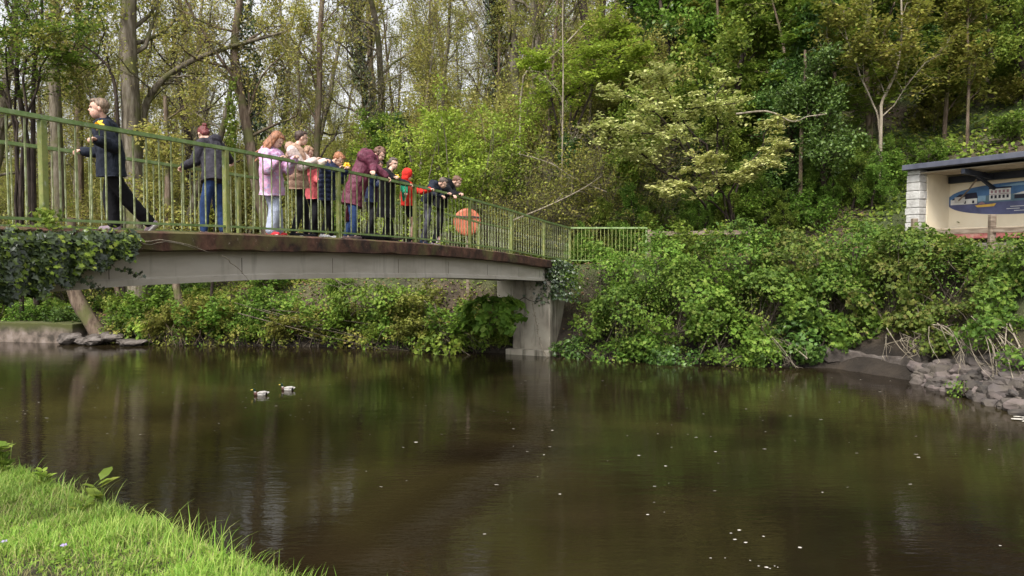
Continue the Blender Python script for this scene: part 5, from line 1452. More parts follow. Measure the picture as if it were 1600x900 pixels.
# ------------------------------------------------------------------ people
def v3(*a): return np.array(a, float)
class Blob:
    """overlapping closed shapes, fused by a voxel remesh into one skin"""
    def __init__(s): s.V = []; s.F = []; s.n = 0
    def _push(s, rings, k):
        m = len(rings); V = np.concatenate(rings); b = s.n
        F = [(b + i * k + j, b + i * k + (j + 1) % k, b + (i + 1) * k + (j + 1) % k, b + (i + 1) * k + j) for i in range(m - 1) for j in range(k)]
        F += [tuple(b + j for j in reversed(range(k))), tuple(b + (m - 1) * k + j for j in range(k))]
        s.V.append(V); s.F += F; s.n += len(V)
    def cap(s, p0, p1, r0, r1, side=None, sx=1.0, k=14):
        p0 = np.array(p0, float); p1 = np.array(p1, float); d = p1 - p0; L = np.linalg.norm(d)
        T = d / L if L > 1e-6 else v3(0, 0, 1)
        S = np.array(side if side is not None else (0.31, .9, .2), float); S = S - (S @ T) * T
        if np.linalg.norm(S) < 1e-3: S = v3(1, 0, 0) - T[0] * T
        S /= np.linalg.norm(S); U = np.cross(T, S); a = np.arange(k) * 2 * np.pi / k
        rings = []
        for c, r, angs in ((p0, r0, np.linspace(-80, 0, 4)), (p1, r1, np.linspace(0, 80, 4))):
            for g in angs:
                cr = r * math.cos(R(g)); rings.append(c + T * r * math.sin(R(g)) + np.outer(np.cos(a), S) * cr * sx + np.outer(np.sin(a), U) * cr)
        s._push(rings, k)
    def chain(s, pts, rad, side=None, sx=1.0):
        for i in range(len(pts) - 1): s.cap(pts[i], pts[i + 1], rad[i], rad[i + 1], side, sx)
    def ell(s, c, ax, r, k=16):
        """ax: 3 unit rows, r: 3 radii"""
        c = np.array(c, float); ax = np.array(ax, float); a = np.arange(k) * 2 * np.pi / k; rings = []
        for g in np.linspace(-84, 84, 11):
            cr = math.cos(R(g)); rings.append(c + ax[2] * r[2] * math.sin(R(g)) + np.outer(np.cos(a) * cr * r[0], ax[0]) + np.outer(np.sin(a) * cr * r[1], ax[1]))
        s._push(rings, k)
    def fuse(s, name, voxel, mats, parent, smooth=3, post=None, paint=None):
        me = bpy.data.meshes.new('tmp'); me.from_pydata([tuple(p) for p in np.concatenate(s.V)], [], s.F); me.update()
        ob = bpy.data.objects.new('tmp', me); COL.objects.link(ob)
        r = ob.modifiers.new('r', 'REMESH'); r.mode = 'VOXEL'; r.voxel_size = voxel
        if smooth: q = ob.modifiers.new('s', 'SMOOTH'); q.iterations = smooth; q.factor = .5
        dg = bpy.context.evaluated_depsgraph_get(); dg.update()
        out = bpy.data.meshes.new_from_object(ob.evaluated_get(dg)); out.name = name
        bpy.data.objects.remove(ob); bpy.data.meshes.remove(me)
        out.materials.clear()
        for m_ in (mats if isinstance(mats, list) else [mats]): out.materials.append(m_)
        n = len(out.vertices); co = np.empty(n * 3); out.vertices.foreach_get('co', co); co = co.reshape(-1, 3)
        if post:
            no = np.empty(n * 3); out.vertices.foreach_get('normal', no); co = post(co, no.reshape(-1, 3)); out.vertices.foreach_set('co', co.ravel())
        npo = len(out.polygons)
        out.polygons.foreach_set('use_smooth', [True] * npo)
        if paint:
            c = np.empty(npo * 3); out.polygons.foreach_get('center', c); mi = paint(c.reshape(-1, 3)); out.polygons.foreach_set('material_index', mi.astype(np.int32))
        out.update()
        o = bpy.data.objects.new(name, out); COL.objects.link(o); o.parent = parent
        return o

def ik(a, b, l1, l2, pole):
    a = np.array(a, float); b = np.array(b, float); d = b - a; L = np.linalg.norm(d)
    mx = (l1 + l2) * .999
    if L > mx: b = a + d / L * mx; L = mx
    L = max(L, abs(l1 - l2) + .01); u = (b - a) / np.linalg.norm(b - a)
    x = (l1 * l1 - l2 * l2 + L * L) / (2 * L); h = math.sqrt(max(l1 * l1 - x * x, 0))
    p = np.array(pole, float); p = p - (p @ u) * u; p /= max(np.linalg.norm(p), 1e-6)
    return a + u * x + p * h, b

def wrinkle(amp, freq, quilt=None, seed=0, tie=None):
    def f(co, no):
        off = Vector((seed * 3.1, seed * 1.7, 0)); d = np.empty(len(co))
        for i, p in enumerate(co):
            q = Vector(p * freq) + off
            d[i] = mnoise.noise(q) + .5 * mnoise.noise(q * 2.3)
        co = co + no * (d * amp)[:, None]
        if quilt: co = co + no * (np.abs(np.sin(co[:, 2] * math.pi / quilt)) ** .6 * .014 - .006)[:, None] * (1 - np.abs(no[:, 2:3]))
        return co
    return f

def cloth(name, c, rough=.85, var=.25, pattern=None, spec=.2):
    m, nt, b, _ = newmat(name)
    f = noise(nt, 9, 4)
    lo = tuple(x * (1 - var) for x in c); hi = tuple(min(1, x * (1 + var)) for x in c)
    col = ramp(nt, f, [lo, c, hi], [.35, .5, .65])
    if pattern: col = ramp(nt, noise(nt, 7, 2, dist=1.5), pattern, [.3, .4, .5, .6, .7])
    nt.links.new(col, b.inputs['Base Color']); b.inputs['Roughness'].default_value = rough; b.inputs['Specular IOR Level'].default_value = spec
    bump(nt, b, noise(nt, 11, 5, rough=.62, stretch=(1.6, 1.6, .8), dist=.6), .75, .022)
    return m
def skinmat(name, c):
    m, nt, b, _ = newmat(name)
    f = noise(nt, 12, 3); nt.links.new(ramp(nt, f, [tuple(x * .86 for x in c), c, (min(1, c[0] * 1.12), c[1] * .98, c[2] * .98)], [.3, .5, .72]), b.inputs['Base Color'])
    b.inputs['Roughness'].default_value = .5; b.inputs['Subsurface Weight'].default_value = .12; b.inputs['Subsurface Scale'].default_value = .01
    b.inputs['Subsurface Radius'].default_value = (1, .35, .2)
    return m
def hairmat(name, c):
    m, nt, b, _ = newmat(name)
    f = noise(nt, 14, 5, stretch=(3, 3, .5)); nt.links.new(ramp(nt, f, [tuple(x * .45 for x in c), c, tuple(min(1, x * 1.7) for x in c)], [.34, .5, .68]), b.inputs['Base Color'])
    b.inputs['Roughness'].default_value = .5; bump(nt, b, noise(nt, 26, 5, stretch=(3, 3, .4)), .9, .012)
    return m
SK = skinmat('skin', (.62, .40, .31)); SKW = skinmat('skin_flushed', (.66, .40, .31))
m, nt, b, _ = newmat('eye_dark'); b.inputs['Base Color'].default_value = (.03, .02, .018, 1); b.inputs['Roughness'].default_value = .25; EYE = m
m, nt, b, _ = newmat('eye_white'); b.inputs['Base Color'].default_value = (.6, .56, .52, 1); b.inputs['Roughness'].default_value = .3; EYW = m
m, nt, b, _ = newmat('lips'); b.inputs['Base Color'].default_value = (.42, .15, .13, 1); b.inputs['Roughness'].default_value = .45; LIP = m
SOLE = cloth('white_sole', (.62, .60, .57), .7, .1)

def person(P, H, heading, pelvis, neck, head, look, hands, feet, C, label, group=None, hw=None, elbow=None, knee=None, footdir=None, hs=1.0):
    """all points in world space. C: clothing dict. look: direction of the face"""
    hd = nrm(np.array([*heading, 0.], float)); rt = v3(hd[1], -hd[0], 0); up = v3(0, 0, 1)
    base = np.array([(feet[0][0] + feet[1][0]) / 2, (feet[0][1] + feet[1][1]) / 2, min(feet[0][2], feet[1][2])])
    root = empty('person', base, 0, label, 'person', group)
    L = lambda p: np.array(p, float) - base
    pelvis, neck, head = L(pelvis), L(neck), L(head); hands = [L(h) for h in hands]; feet = [L(f) for f in feet]
    k = H / 1.5
    sw = (hw or .15) * k; hipw = .070 * k
    tor = nrm(neck - pelvis)
    sh = neck - tor * .06 * k
    S = [sh - rt * sw, sh + rt * sw]                      # left, right
    Hp = [pelvis - rt * hipw, pelvis + rt * hipw]
    ua, fa = .175 * H, .155 * H
    dl = max(float(np.linalg.norm(Hp[i] - feet[i] - up * .075 * k)) for i in (0, 1)) * C.get('slack', 1.012)
    TH_ = [max(.80 * dl, float(np.linalg.norm(Hp[i] - feet[i] - up * .075 * k)) * 1.006) for i in (0, 1)]
    arms = []
    for i in (0, 1):
        pole = (-up * .9 - hd * .5 + rt * (.35 if i else -.35)) if elbow is None or elbow[i] is None else np.array(elbow[i], float)
        el_, wr = ik(S[i], hands[i], ua, fa, pole); arms.append((S[i], el_, wr))
    legs = []
    for i in (0, 1):
        an = feet[i] + up * .075 * k
        pole = hd if knee is None or knee[i] is None else np.array(knee[i], float)
        kn, an = ik(Hp[i], an, TH_[i] * .51, TH_[i] * .49, pole); legs.append((Hp[i], kn, an))
    lk = nrm(np.array(look, float)); hu = nrm(tor * .5 + up * .9); hu = nrm(hu - (hu @ lk) * lk)
    if abs(lk[2]) > .95: hu = nrm(hd - (hd @ lk) * lk)
    hr = np.cross(lk, hu); HA = [hr, lk, hu]
    q = H / 1.5 * hs * .97                 # head scale, 1 for a 1.5 m child
    hp = lambda a, b_, c: head + (hr * a + lk * b_ + hu * c) * q
    # ---- body: one continuous skin
    B = Blob()
    B.ell(hp(0, -.012, .028), HA, (.074 * q, .094 * q, .088 * q))
    B.ell(hp(0, .030, -.038), HA, (.056 * q, .060 * q, .070 * q))
    B.ell(hp(0, .046, -.078), HA, (.030 * q, .032 * q, .026 * q))           # chin
    B.ell(hp(.030, .050, -.030), HA, (.024 * q, .024 * q, .027 * q)); B.ell(hp(-.030, .050, -.030), HA, (.024 * q, .024 * q, .027 * q))  # cheeks
    B.cap(hp(0, .082, .010), hp(0, .098, -.018), .006 * q, .009 * q)       # nose
    B.ell(hp(0, .083, -.052), HA, (.022 * q, .012 * q, .006 * q)); B.ell(hp(0, .080, -.064), HA, (.018 * q, .011 * q, .007 * q))  # lips
    B.cap(hp(-.035, .078, .026), hp(.035, .078, .026), .011 * q, .011 * q)  # brow
    for s_ in (-1, 1): B.ell(hp(s_ * .076, -.012, -.012), HA, (.007 * q, .015 * q, .023 * q))
    nb = neck - tor * .03
    B.cap(nb, hp(0, -.022, -.045), .048 * k, .043 * k)
    B.cap(sh - rt * sw * .75, sh + rt * sw * .75, .055 * k, .055 * k)
    mid = (pelvis + sh) / 2 - hd * .012
    B.chain([pelvis, mid, sh - tor * .05], [.10 * k, .088 * k, .10 * k], rt, 1.25)
    B.cap(Hp[0], Hp[1], .075 * k, .075 * k)
    for i, (a, e, w) in enumerate(arms):
        B.chain([a, e, w], [.044 * k, .035 * k, .024 * k])
        # hand: palm, four fingers, thumb, curled over what it holds
        fd = nrm(w - e); sgn = 1 if i else -1
        hold = C.get('hold', (None, None))[i]
        dn = -up if abs(fd[2]) < .8 else hd
        pn = nrm(dn - (dn @ fd) * fd); sd = np.cross(fd, pn) * 1.0
        if (sd @ rt) * sgn > 0: sd = -sd                   # sd points to the thumb side (inwards)
        kk = k * .95
        pc = w + fd * .045 * kk
        B.ell(pc, [sd, fd, pn], (.036 * kk, .044 * kk, .017 * kk))
        for j, (o_, ln_) in enumerate(((.026, .030), (.009, .034), (-.009, .031), (-.026, .025))):
            b0 = pc + fd * .030 * kk + sd * o_ * kk
            c1 = R(38 if hold != 'open' else 10); c2 = R(95 if hold != 'open' else 30); c3 = R(140 if hold != 'open' else 50)
            p1 = b0 + (fd * math.cos(c1) + pn * math.sin(c1)) * ln_ * kk
            p2 = p1 + (fd * math.cos(c2) + pn * math.sin(c2)) * ln_ * .75 * kk
            p3 = p2 + (fd * math.cos(c3) + pn * math.sin(c3)) * ln_ * .6 * kk
            B.chain([b0 - fd * .02 * kk, b0, p1, p2, p3], [.0085 * kk] * 3 + [.0078 * kk, .007 * kk])
        t0 = pc - fd * .02 * kk + sd * .026 * kk
        t1 = t0 + nrm(sd * .8 + fd * .7 + pn * .3) * .030 * kk; t2 = t1 + nrm(fd * .7 + pn * .7 - sd * .1) * .026 * kk
        B.chain([t0 - sd * .012, t0, t1, t2], [.012 * kk, .011 * kk, .0095 * kk, .0085 * kk])
    fdv = []
    for i, (h_, kn, an) in enumerate(legs):
        B.chain([h_, kn, an], [.070 * k, .046 * k, .030 * k])
        B.ell(kn * .62 + an * .38 - hd * .012 * k, [rt, hd, up], (.042 * k, .046 * k, .07 * k))
        fdir = nrm(np.array(footdir[i], float)) if footdir is not None and footdir[i] is not None else hd
        fdv.append(fdir)
        B.cap(an, an + fdir * .10 * k - up * .048 * k, .024 * k, .015 * k)
    eyes = [hp(.031, .082, .006), hp(-.031, .082, .006)]; mouth = hp(0, .092, -.058); brows = [hp(.032, .088, .034), hp(-.032, .088, .034)]
    def paint(c):
        mi = np.zeros(len(c))
        for e in eyes:
            d = (c - e); a = d @ hr; b_ = d @ hu; f_ = d @ lk
            ins = (np.abs(f_) < .03 * q); mi[ins & ((a / .0145 / q) ** 2 + (b_ / .0085 / q) ** 2 < 1)] = 3; mi[ins & ((a / .0075 / q) ** 2 + (b_ / .0085 / q) ** 2 < 1)] = 1
        for e in brows:
            d = (c - e); mi[((d @ hr) / .018 / q) ** 2 + ((d @ hu) / .0036 / q) ** 2 + ((d @ lk) / .03 / q) ** 2 < 1] = 4
        d = c - mouth; mi[((d @ hr) / .020 / q) ** 2 + ((d @ hu) / .011 / q) ** 2 + ((d @ lk) / .02 / q) ** 2 < 1] = 2
        return mi
    hm = C['hairmat']
    B.fuse('body', .0062, [C.get('skin', SK), EYE, LIP, EYW, hm], root, 2, None, paint)
    # ---- hair
    Hh = Blob(); st = C.get('hair', 'short')
    Hh.ell(hp(0, -.026, .038), HA, (.080 * q, .090 * q, .084 * q)); Hh.ell(hp(0, .018, .084), HA, (.062 * q, .062 * q, .030 * q))
    if st == 'short':
        Hh.ell(hp(0, -.06, -.01), HA, (.060 * q, .040 * q, .050 * q)); Hh.cap(hp(-.03, .055, .088), hp(.045, .062, .084), .018 * q, .015 * q)
    if st == 'curly':
        rr_ = np.random.default_rng(5)
        for _ in range(46):
            g = nrm(rr_.normal(size=3) + [0, -.35, .55]); 
            if g[1] > .55 and g[2] < .45: continue
            Hh.ell(hp(g[0] * .08, -.02 + g[1] * .092, .04 + g[2] * .085), HA, [.024 * q * rr_.uniform(.7, 1.2)] * 3, 8)
    if st in ('long', 'shoulder', 'pony', 'bun'):
        Hh.ell(hp(0, -.06, -.02), HA, (.070 * q, .050 * q, .07 * q))
        if st == 'bun': Hh.ell(hp(0, -.115, .075), HA, (.036 * q, .034 * q, .034 * q)); Hh.cap(hp(0, -.08, .05), hp(0, -.12, .02), .03 * q, .012)
        if st == 'pony': Hh.chain([hp(0, -.1, .03), hp(0, -.15, 0), hp(0, -.16, -.08), hp(.01, -.15, -.16)], [.026 * q, .03 * q, .026 * q, .010 * q])
        if st in ('long', 'shoulder'):
            ln = C.get('hairlen', .30 if st == 'long' else .16); back = C.get('hairdir', -hd * .25 - up)
            back = nrm(np.array(back, float)); rr_ = np.random.default_rng(7)
            for j in range(17):
                a = -1.85 + 3.7 * j / 16; s0 = hp(math.sin(a) * .076, -.03 - math.cos(a) * .055, .02)
                l_ = ln * rr_.uniform(.75, 1.1); w1 = s0 + (back + rr_.normal(size=3) * .10) * l_ * .45; w2 = s0 + (back + rr_.normal(size=3) * .13) * l_ - tor * 0
                Hh.chain([hp(math.sin(a) * .05, -.03 - math.cos(a) * .04, .07), s0, w1, w2], [.026 * q, .024 * q, .021 * q, .007 * q])
    if C.get('hood') != 'up': Hh.fuse('hair', .0065, hm, root, 1, wrinkle(.004, 26, seed=3))
    elif C.get('fringe'): 
        F_ = Blob(); F_.cap(hp(-.04, .062, .075), hp(.04, .062, .075), .026 * q, .026 * q); F_.fuse('hair', .007, hm, root, 1)
    # ---- trousers / leggings
    if 'legs' in C:
        wd = C.get('legw', 1.0); T = Blob()
        T.cap(Hp[0], Hp[1], .088 * k, .088 * k); T.chain([pelvis, pelvis + tor * .04 * k], [.088 * k, .08 * k], rt, 1.15)
        for h_, kn, an in legs:
            if C.get('shorts'):
                T.chain([h_, h_ * .42 + kn * .58], [.094 * k * wd, .082 * k * wd])
            else:
                end = an + (kn - an) * .06
                T.chain([h_, kn, end], [.078 * k * (1 + (wd - 1) * .3), .066 * k * wd, (.047 if wd < 1.15 else .055) * k * wd])
        T.fuse('shorts' if C.get('shorts') else 'trousers', .011, C['legs'], root, 2, wrinkle(.006, 11, seed=1))
    # ---- top
    J = Blob(); jr = C.get('bulk', 1.0); hem = C.get('hem', .02)       # hem: metres below the pelvis
    ext = pelvis - up * hem * k - tor * .0
    J.chain([ext - tor * .10 * k, pelvis, mid, sh - tor * .03], [(.132 + C.get('flare', 0)) * k * jr, .126 * k * jr, .120 * k * jr, .118 * k * jr], rt, 1.18)
    J.cap(sh - rt * sw * .82, sh + rt * sw * .82, .074 * k * jr, .074 * k * jr)
    J.cap(neck - tor * .05, neck + tor * .025, .080 * k, .066 * k)
    slv = C.get('sleeve'); W_ = Blob() if slv is not None else J
    for a, e, w in arms:
        W_.chain([a, e, w - nrm(w - e) * C.get('cuff', .015)], [.072 * k * jr, .060 * k * jr, .046 * k * jr])
    if C.get('hood') == 'down':
        J.ell(neck - hd * .075 * k + up * .025 * k, [rt, hd, up], (.118 * k, .070 * k, .085 * k)); J.cap(neck - rt * .06 * k + up * .02, neck + rt * .06 * k + up * .02, .040 * k, .040 * k)
    if C.get('hood') == 'up':
        J.ell(hp(0, -.035, .025), HA, (.103 * q, .105 * q, .118 * q)); J.ell(hp(0, -.03, -.06), HA, (.085 * q, .075 * q, .085 * q))
    if slv is not None: W_.fuse('sleeves', .009, slv, root, 2, wrinkle(.006, 16, seed=4))
    pj = None
    if 'hemcol' in C:
        pj = lambda c: ((c[:, 2] < ext[2] - .04) * 1)
    wr_ = wrinkle(C.get('wr', .009), 9, C.get('quilt'), seed=C.get('seed', 2))
    hax = nrm(tor + up * .6)
    def hemcut(co, no):
        co = wr_(co, no); g = (co - ext) @ hax; near = np.linalg.norm(co - ext - np.outer(g, hax), axis=1) < .26 * k
        m_ = (g < 0) & near & (g > -.3); co[m_] -= np.outer(g[m_] * .93, hax); return co
    J.fuse(C.get('topname', 'jacket'), .010, C['top'], root, 2, hemcut, pj)
    if C.get('hoodlining') is not None:
        Q = Blob(); Q.ell(neck - hd * .05 * k + up * .055 * k, [rt, hd, up], (.075 * k, .045 * k, .032 * k)); Q.fuse('hood_lining', .009, C['hoodlining'], root, 1)
    # ---- shoes
    for i, (h_, kn, an) in enumerate(legs):
        f = fdv[i]; sd = np.cross(f, up) if abs(f[2]) < .95 else rt; sd = nrm(sd); fu = np.cross(sd, f); ft = an - fu * .045 * k
        X = Blob(); X.chain([ft - f * .035 * k, ft + f * .06 * k, ft + f * .135 * k], [.040 * k, .038 * k, .031 * k], sd, .95); X.cap(ft + fu * .0, an + fu * .03 * k, .042 * k, .038 * k)
        sh_ = X.fuse('shoe', .009, C['shoe'], root, 1)
        Y_ = Blob(); Y_.chain([ft - f * .04 * k - fu * .028 * k, ft + f * .14 * k - fu * .024 * k], [.024 * k, .022 * k], sd, 1.9); Y_.fuse('sole', .008, C.get('sole', SOLE), sh_, 1)
    if 'sock' in C:
        Z = Blob()
        for h_, kn, an in legs: Z.cap(an, an + (kn - an) * .10, .037 * k, .040 * k)
        Z.fuse('socks', .008, C['sock'], root, 1)
    return dict(root=root, base=base, hands=[a[2] + base for a in arms], arms=arms, hp=lambda *a: hp(*a) + base, k=k, rt=rt, hd=hd)

def PX(px, py, o):
    """point seen at a photo pixel, o metres across the bridge from the near rail"""
    _, Y = on_deck(px, o); return W(px, py, Y)
def foot(px, o, lift=0.):
    yl, Y = on_deck(px, o); return BR(yl, o, .03 + lift)

navy_j = cloth('charcoal_navy_cloth', (.018, .022, .034)); black = cloth('black_cloth', (.010, .010, .013)); navyj = cloth('navy_denim', (.022, .045, .12))
dkgrey = cloth('dark_grey_padded', (.035, .033, .042)); ltj = cloth('pale_jeans', (.40, .44, .56), .85, .15); lea = cloth('grey_trousers', (.06, .06, .075))
tie = cloth('tie_dye_fleece', (.5, .3, .45), pattern=[(.42, .36, .60), (.66, .38, .52), (.56, .30, .50), (.60, .55, .74), (.70, .42, .58)])
tan = cloth('tan_quilted', (.42, .27, .20)); cream = cloth('cream_sleeve', (.66, .53, .50)); coral = cloth('coral_coat', (.55, .12, .13)); burg = cloth('burgundy_coat', (.115, .022, .045), .6, spec=.4)
nquil = cloth('navy_quilted', (.016, .024, .065), .5, spec=.4); redh = cloth('red_hoodie', (.68, .035, .025)); green = cloth('green_glove', (.02, .30, .16)); blk_sh = cloth('black_coat', (.014, .013, .016), .7)
wht = cloth('white_trainer', (.62, .62, .62), .6, .08); redsh = cloth('red_trainer', (.55, .03, .04), .5); gryshoe = cloth('mauve_trainer', (.27, .21, .25), .7); brshoe = cloth('brown_boot', (.10, .07, .07)); whood = cloth('white_hood', (.60, .58, .58))
bluesh = cloth('navy_trainer', (.03, .045, .09)); pinksock = cloth('pink_sock', (.45, .25, .27)); blksole = cloth('dark_sole', (.03, .03, .03))
h_mouse = hairmat('light_brown_hair', (.18, .12, .08)); h_red = hairmat('auburn_hair', (.26, .11, .055)); h_dark = hairmat('dark_brown_hair', (.05, .028, .02)); h_brown = hairmat('brown_hair', (.13, .065, .04))
h_gin = hairmat('ginger_hair', (.30, .12, .055)); h_maroon = hairmat('dark_red_hair', (.12, .02, .02)); h_fair = hairmat('fair_hair', (.28, .16, .10)); h_grey = hairmat('ash_brown_hair', (.09, .065, .05))
Ev = E_[:2]; LFT = (-.97, -.2)
G = 'group leaning over the bridge railing'
# 1 boy walking left with a daffodil
o = .42
p1 = person(None, 1.52, (-.86, -.22), PX(174, 268, o), PX(164, 192, o), PX(154, 170, o), (-.93, -.45, -.05), [PX(152, 219, .20), PX(130, 236, .75)],
            [foot(236, .30, .03), foot(180, .50)], dict(hairmat=h_mouse, hair='short', legs=black, top=navy_j, hem=.05, shoe=gryshoe, hood=None, skin=SKW, legw=1.3, wr=.012, bulk=1.22),
            'boy in a charcoal jacket striding left with a daffodil in his hand', footdir=[(-.75, 0, -.75), None], elbow=[(.5, .1, -.9), None], hw=.15, hs=1.03)
# 2 adult at far rail
o = 1.42
person(None, 1.66, (-.93, .30), PX(335, 276, o), PX(329, 222, o + .22), PX(318, 210, o + .36), (-.6, .6, -.75), [PX(287, 260, 1.95), PX(368, 262, 1.98)],
       [foot(320, o + .1), foot(350, o - .05)], dict(hairmat=h_maroon, hair='bun', legs=navyj, legw=1.1, top=dkgrey, hem=.08, bulk=1.22, shoe=brshoe, sole=blksole, hood='down', wr=.014),
       'adult in dark grey hooded jacket leaning on the far railing, back turned', hw=.17)
# 3 girl tie-dye
o = .42
person(None, 1.50, Ev, PX(425, 296, o), PX(424, 236, o - .08), PX(432, 219, o - .16), (.75, .2, -.75), [PX(460, 249, .02), PX(436, 249, .10)],
       [foot(424, o), foot(436, o + .15)], dict(hairmat=h_red, hair='long', hairlen=.40, hairdir=(-.62, -.1, -.85), legs=ltj, legw=1.45, top=tie, hem=.07, bulk=1.34, flare=.0, shoe=redsh, hood='down', wr=.012),
       'girl with long auburn hair in a lilac tie dye jacket and pale jeans', G, hw=.14, hs=1.1)
# 4 tan vest
o = .42
person(None, 1.55, (.95, -.05), PX(467, 290, o), PX(461, 232, o - .05), PX(471, 216, o - .08), (.85, .5, -.1), [PX(507, 252, .0), PX(492, 250, .12)],
       [foot(460, o), foot(479, o + .12)], dict(hairmat=h_dark, hair='short', legs=black, top=tan, sleeve=cream, hem=.03, bulk=1.2, quilt=.11, topname='vest', shoe=black, hood='down', sock=pinksock),
       'girl in a tan padded vest with cream sleeves and black leggings, dark hair tied back', G, hw=.14)
# 5 coral coat behind
o = 1.1
person(None, 1.42, Ev, PX(488, 300, o), PX(482, 252, o - .05), PX(482, 238, o - .05), (.8, .1, -.5), [PX(500, 285, .8), PX(497, 290, 1.0)],
       [foot(484, o), foot(494, o + .1)], dict(hairmat=h_fair, hair='shoulder', legs=black, top=coral, hem=.10, bulk=1.1, shoe=black, hood=None),
       'child in a coral red coat half hidden behind the tan vested girl', hw=.13)
# 6 ginger
o = .40
p6 = person(None, 1.38, Ev, PX(511, 308, o), PX(514, 256, o - .16), PX(529, 249, o - .22), (.72, -.1, -.75), [PX(540, 266, .0), PX(529, 264, .16)],
       [foot(505, o), foot(519, o + .10)], dict(hairmat=h_gin, hair='short', legs=black, top=nquil, hem=.03, bulk=1.2, quilt=.075, shoe=wht, hood='down', hoodlining=cloth('grey_hood_lining', (.30, .28, .27)), wr=.006),
       'ginger haired child in a navy quilted jacket and white trainers bending over the rail', G, hw=.13, hs=1.1)
# 7 burgundy
o = .52
person(None, 1.66, Ev, PX(552, 305, o), PX(577, 241, o - .18), PX(593, 242, o - .24), (.80, -.1, -.6), [PX(583, 274, .0), PX(607, 278, -.02)],
       [foot(541, o + .05), foot(552, o - .15)], dict(hairmat=h_brown, hair='curly', legs=navyj, legw=1.1, top=burg, hem=.17, bulk=1.28, shoe=brshoe, sole=blksole, hood='down', hoodlining=black, wr=.013, flare=.02),
       'adult in a long burgundy coat leaning far over the rail, short curly brown hair', G, hw=.16)
# 7b navy behind
o = 1.0
person(None, 1.45, Ev, PX(580, 312, o), PX(583, 268, o - .12), PX(591, 258, o - .15), (.8, .1, -.55), [PX(598, 288, .6), PX(597, 290, .8)],
       [foot(572, o), foot(581, o + .1)], dict(hairmat=h_dark, hair='short', legs=black, top=nquil, hem=.03, shoe=black, hood=None),
       'child in a navy jacket mostly hidden between the burgundy coat and the black coat', hw=.13)
# 8 girl black coat
o = .45
p8 = person(None, 1.50, (.85, -.5), PX(603, 322, o), PX(606, 271, o - .08), PX(615, 256, o - .12), (.72, -.62, -.22), [PX(619, 277, .05), PX(640, 288, .0)],
       [foot(600, o), foot(613, o + .1)], dict(hairmat=h_grey, hair='pony', legs=black, top=blk_sh, hem=.20, bulk=1.2, shoe=black, hood='down', wr=.01, flare=.02),
       'girl in a long black coat with tied back hair, looking towards the camera', G, hw=.14, hs=1.05)
# 9 red hoodie
o = .45
p9 = person(None, 1.38, Ev, PX(637, 317, o), PX(636, 286, o - .03), PX(637, 274, o - .05), (.65, .55, -.45), [PX(672, 296, .0), PX(634, 306, .1)],
       [foot(641, o), foot(649, o + .12)], dict(hairmat=h_brown, hair='short', legs=black, shorts=True, top=redh, hem=.04, bulk=1.25, topname='hoodie', shoe=black, hood='up', sock=black),
       'child in a bright red hoodie with hood up, black shorts and bare legs', G, hw=.14, hs=1.12)
# 10 bent boy
o = .50
person(None, 1.45, Ev, PX(668, 312, o), PX(680, 288, o - .24), PX(692, 286, o - .33), (.80, -.1, -.62), [PX(700, 303, -.03), PX(690, 306, -.05)],
       [foot(659, o), foot(665, o + .1)], dict(hairmat=h_grey, hair='short', legs=lea, top=navy_j, hem=.04, bulk=1.1, shoe=bluesh, hood='down'),
       'boy with ash brown hair in a dark navy jacket bent over the rail', G, hw=.13, hs=1.05)
# 11 last person
o = .55
person(None, 1.62, Ev, PX(688, 316, o), PX(701, 285, o - .26), PX(714, 284, o - .36), (.85, -.1, -.55), [PX(719, 303, -.03), PX(709, 305, -.05)],
       [foot(677, o + .1), foot(686, o + .25, .22)], dict(hairmat=h_brown, hair='short', legs=black, top=black, hem=.08, bulk=1.15, shoe=gryshoe, hood='down', hoodlining=whood),
       'person in a black jacket with a white lined hood, furthest along the leaning group', G, hw=.14, hs=1.05, footdir=[None, (.2, .0, -.9)])

# green glove cuff on the red hoodie child
a, e, w = p9['arms'][0] if p9['hands'][0][0] < p9['hands'][1][0] else p9['arms'][1]
B = Blob(); B.chain([e * .4 + a * .6, e, w], [.085, .075, .055]); B.chain([e, e - v3(0, 0, .13), e - v3(.02, 0, .22)], [.06, .05, .02])
B.fuse('green_cloth', .009, green, p9['root'], 1, wrinkle(.008, 12))

# daffodils held in hands
m, nt, b, _ = newmat('daffodil_yellow'); b.inputs['Base Color'].default_value = (.80, .50, .02, 1); b.inputs['Roughness'].default_value = .6; M['daff'] = m
def daffodil(p, d, label, s=1.0):
    t = empty('daffodil', p, 0, label, 'flower'); d = nrm(np.array(d, float)); q = np.random.default_rng(3)
    u = nrm(np.cross(d, (0, 0, 1))); w_ = np.cross(d, u); a = np.arange(6) * 1.047
    head_ = v3(0, 0, .085) * s
    T = np.outer(np.cos(a), u) + np.outer(np.sin(a), w_)
    V, F = leaves(head_ + T * .026 * s, np.tile(d, (6, 1)) + T * .3, .058 * s, q, OVAL, T=T); link('petals', build_mesh('petals', V, F), M['daff'], t)
    V, F = sweep(np.array([[head_, head_ + d * .012 * s, head_ + d * .03 * s]]), np.array([[.010, .011, .017]]) * s, 10); link('trumpet', build_mesh('trumpet', V, F, True), M['daff'], t)
    V, F = sweep(np.array([[(0, 0, -.07), (0, 0, 0), tuple(head_ * .8), tuple(head_)]]), np.full((1, 4), .0035), 5); link('flower_stem', build_mesh('flower_stem', V, F, True), M['leaf_fresh'], t)
daffodil(PX(155, 210, .18), (-.3, -.9, .2), 'yellow daffodil held up by the boy walking left', 1.25)
daffodil(PX(542, 268, .02), (.2, -.9, .2), 'yellow daffodil held by the ginger haired child', 1.2)
daffodil(PX(620, 284, .03), (.2, -.9, .2), 'yellow daffodil held by the girl in the black coat', 1.1)

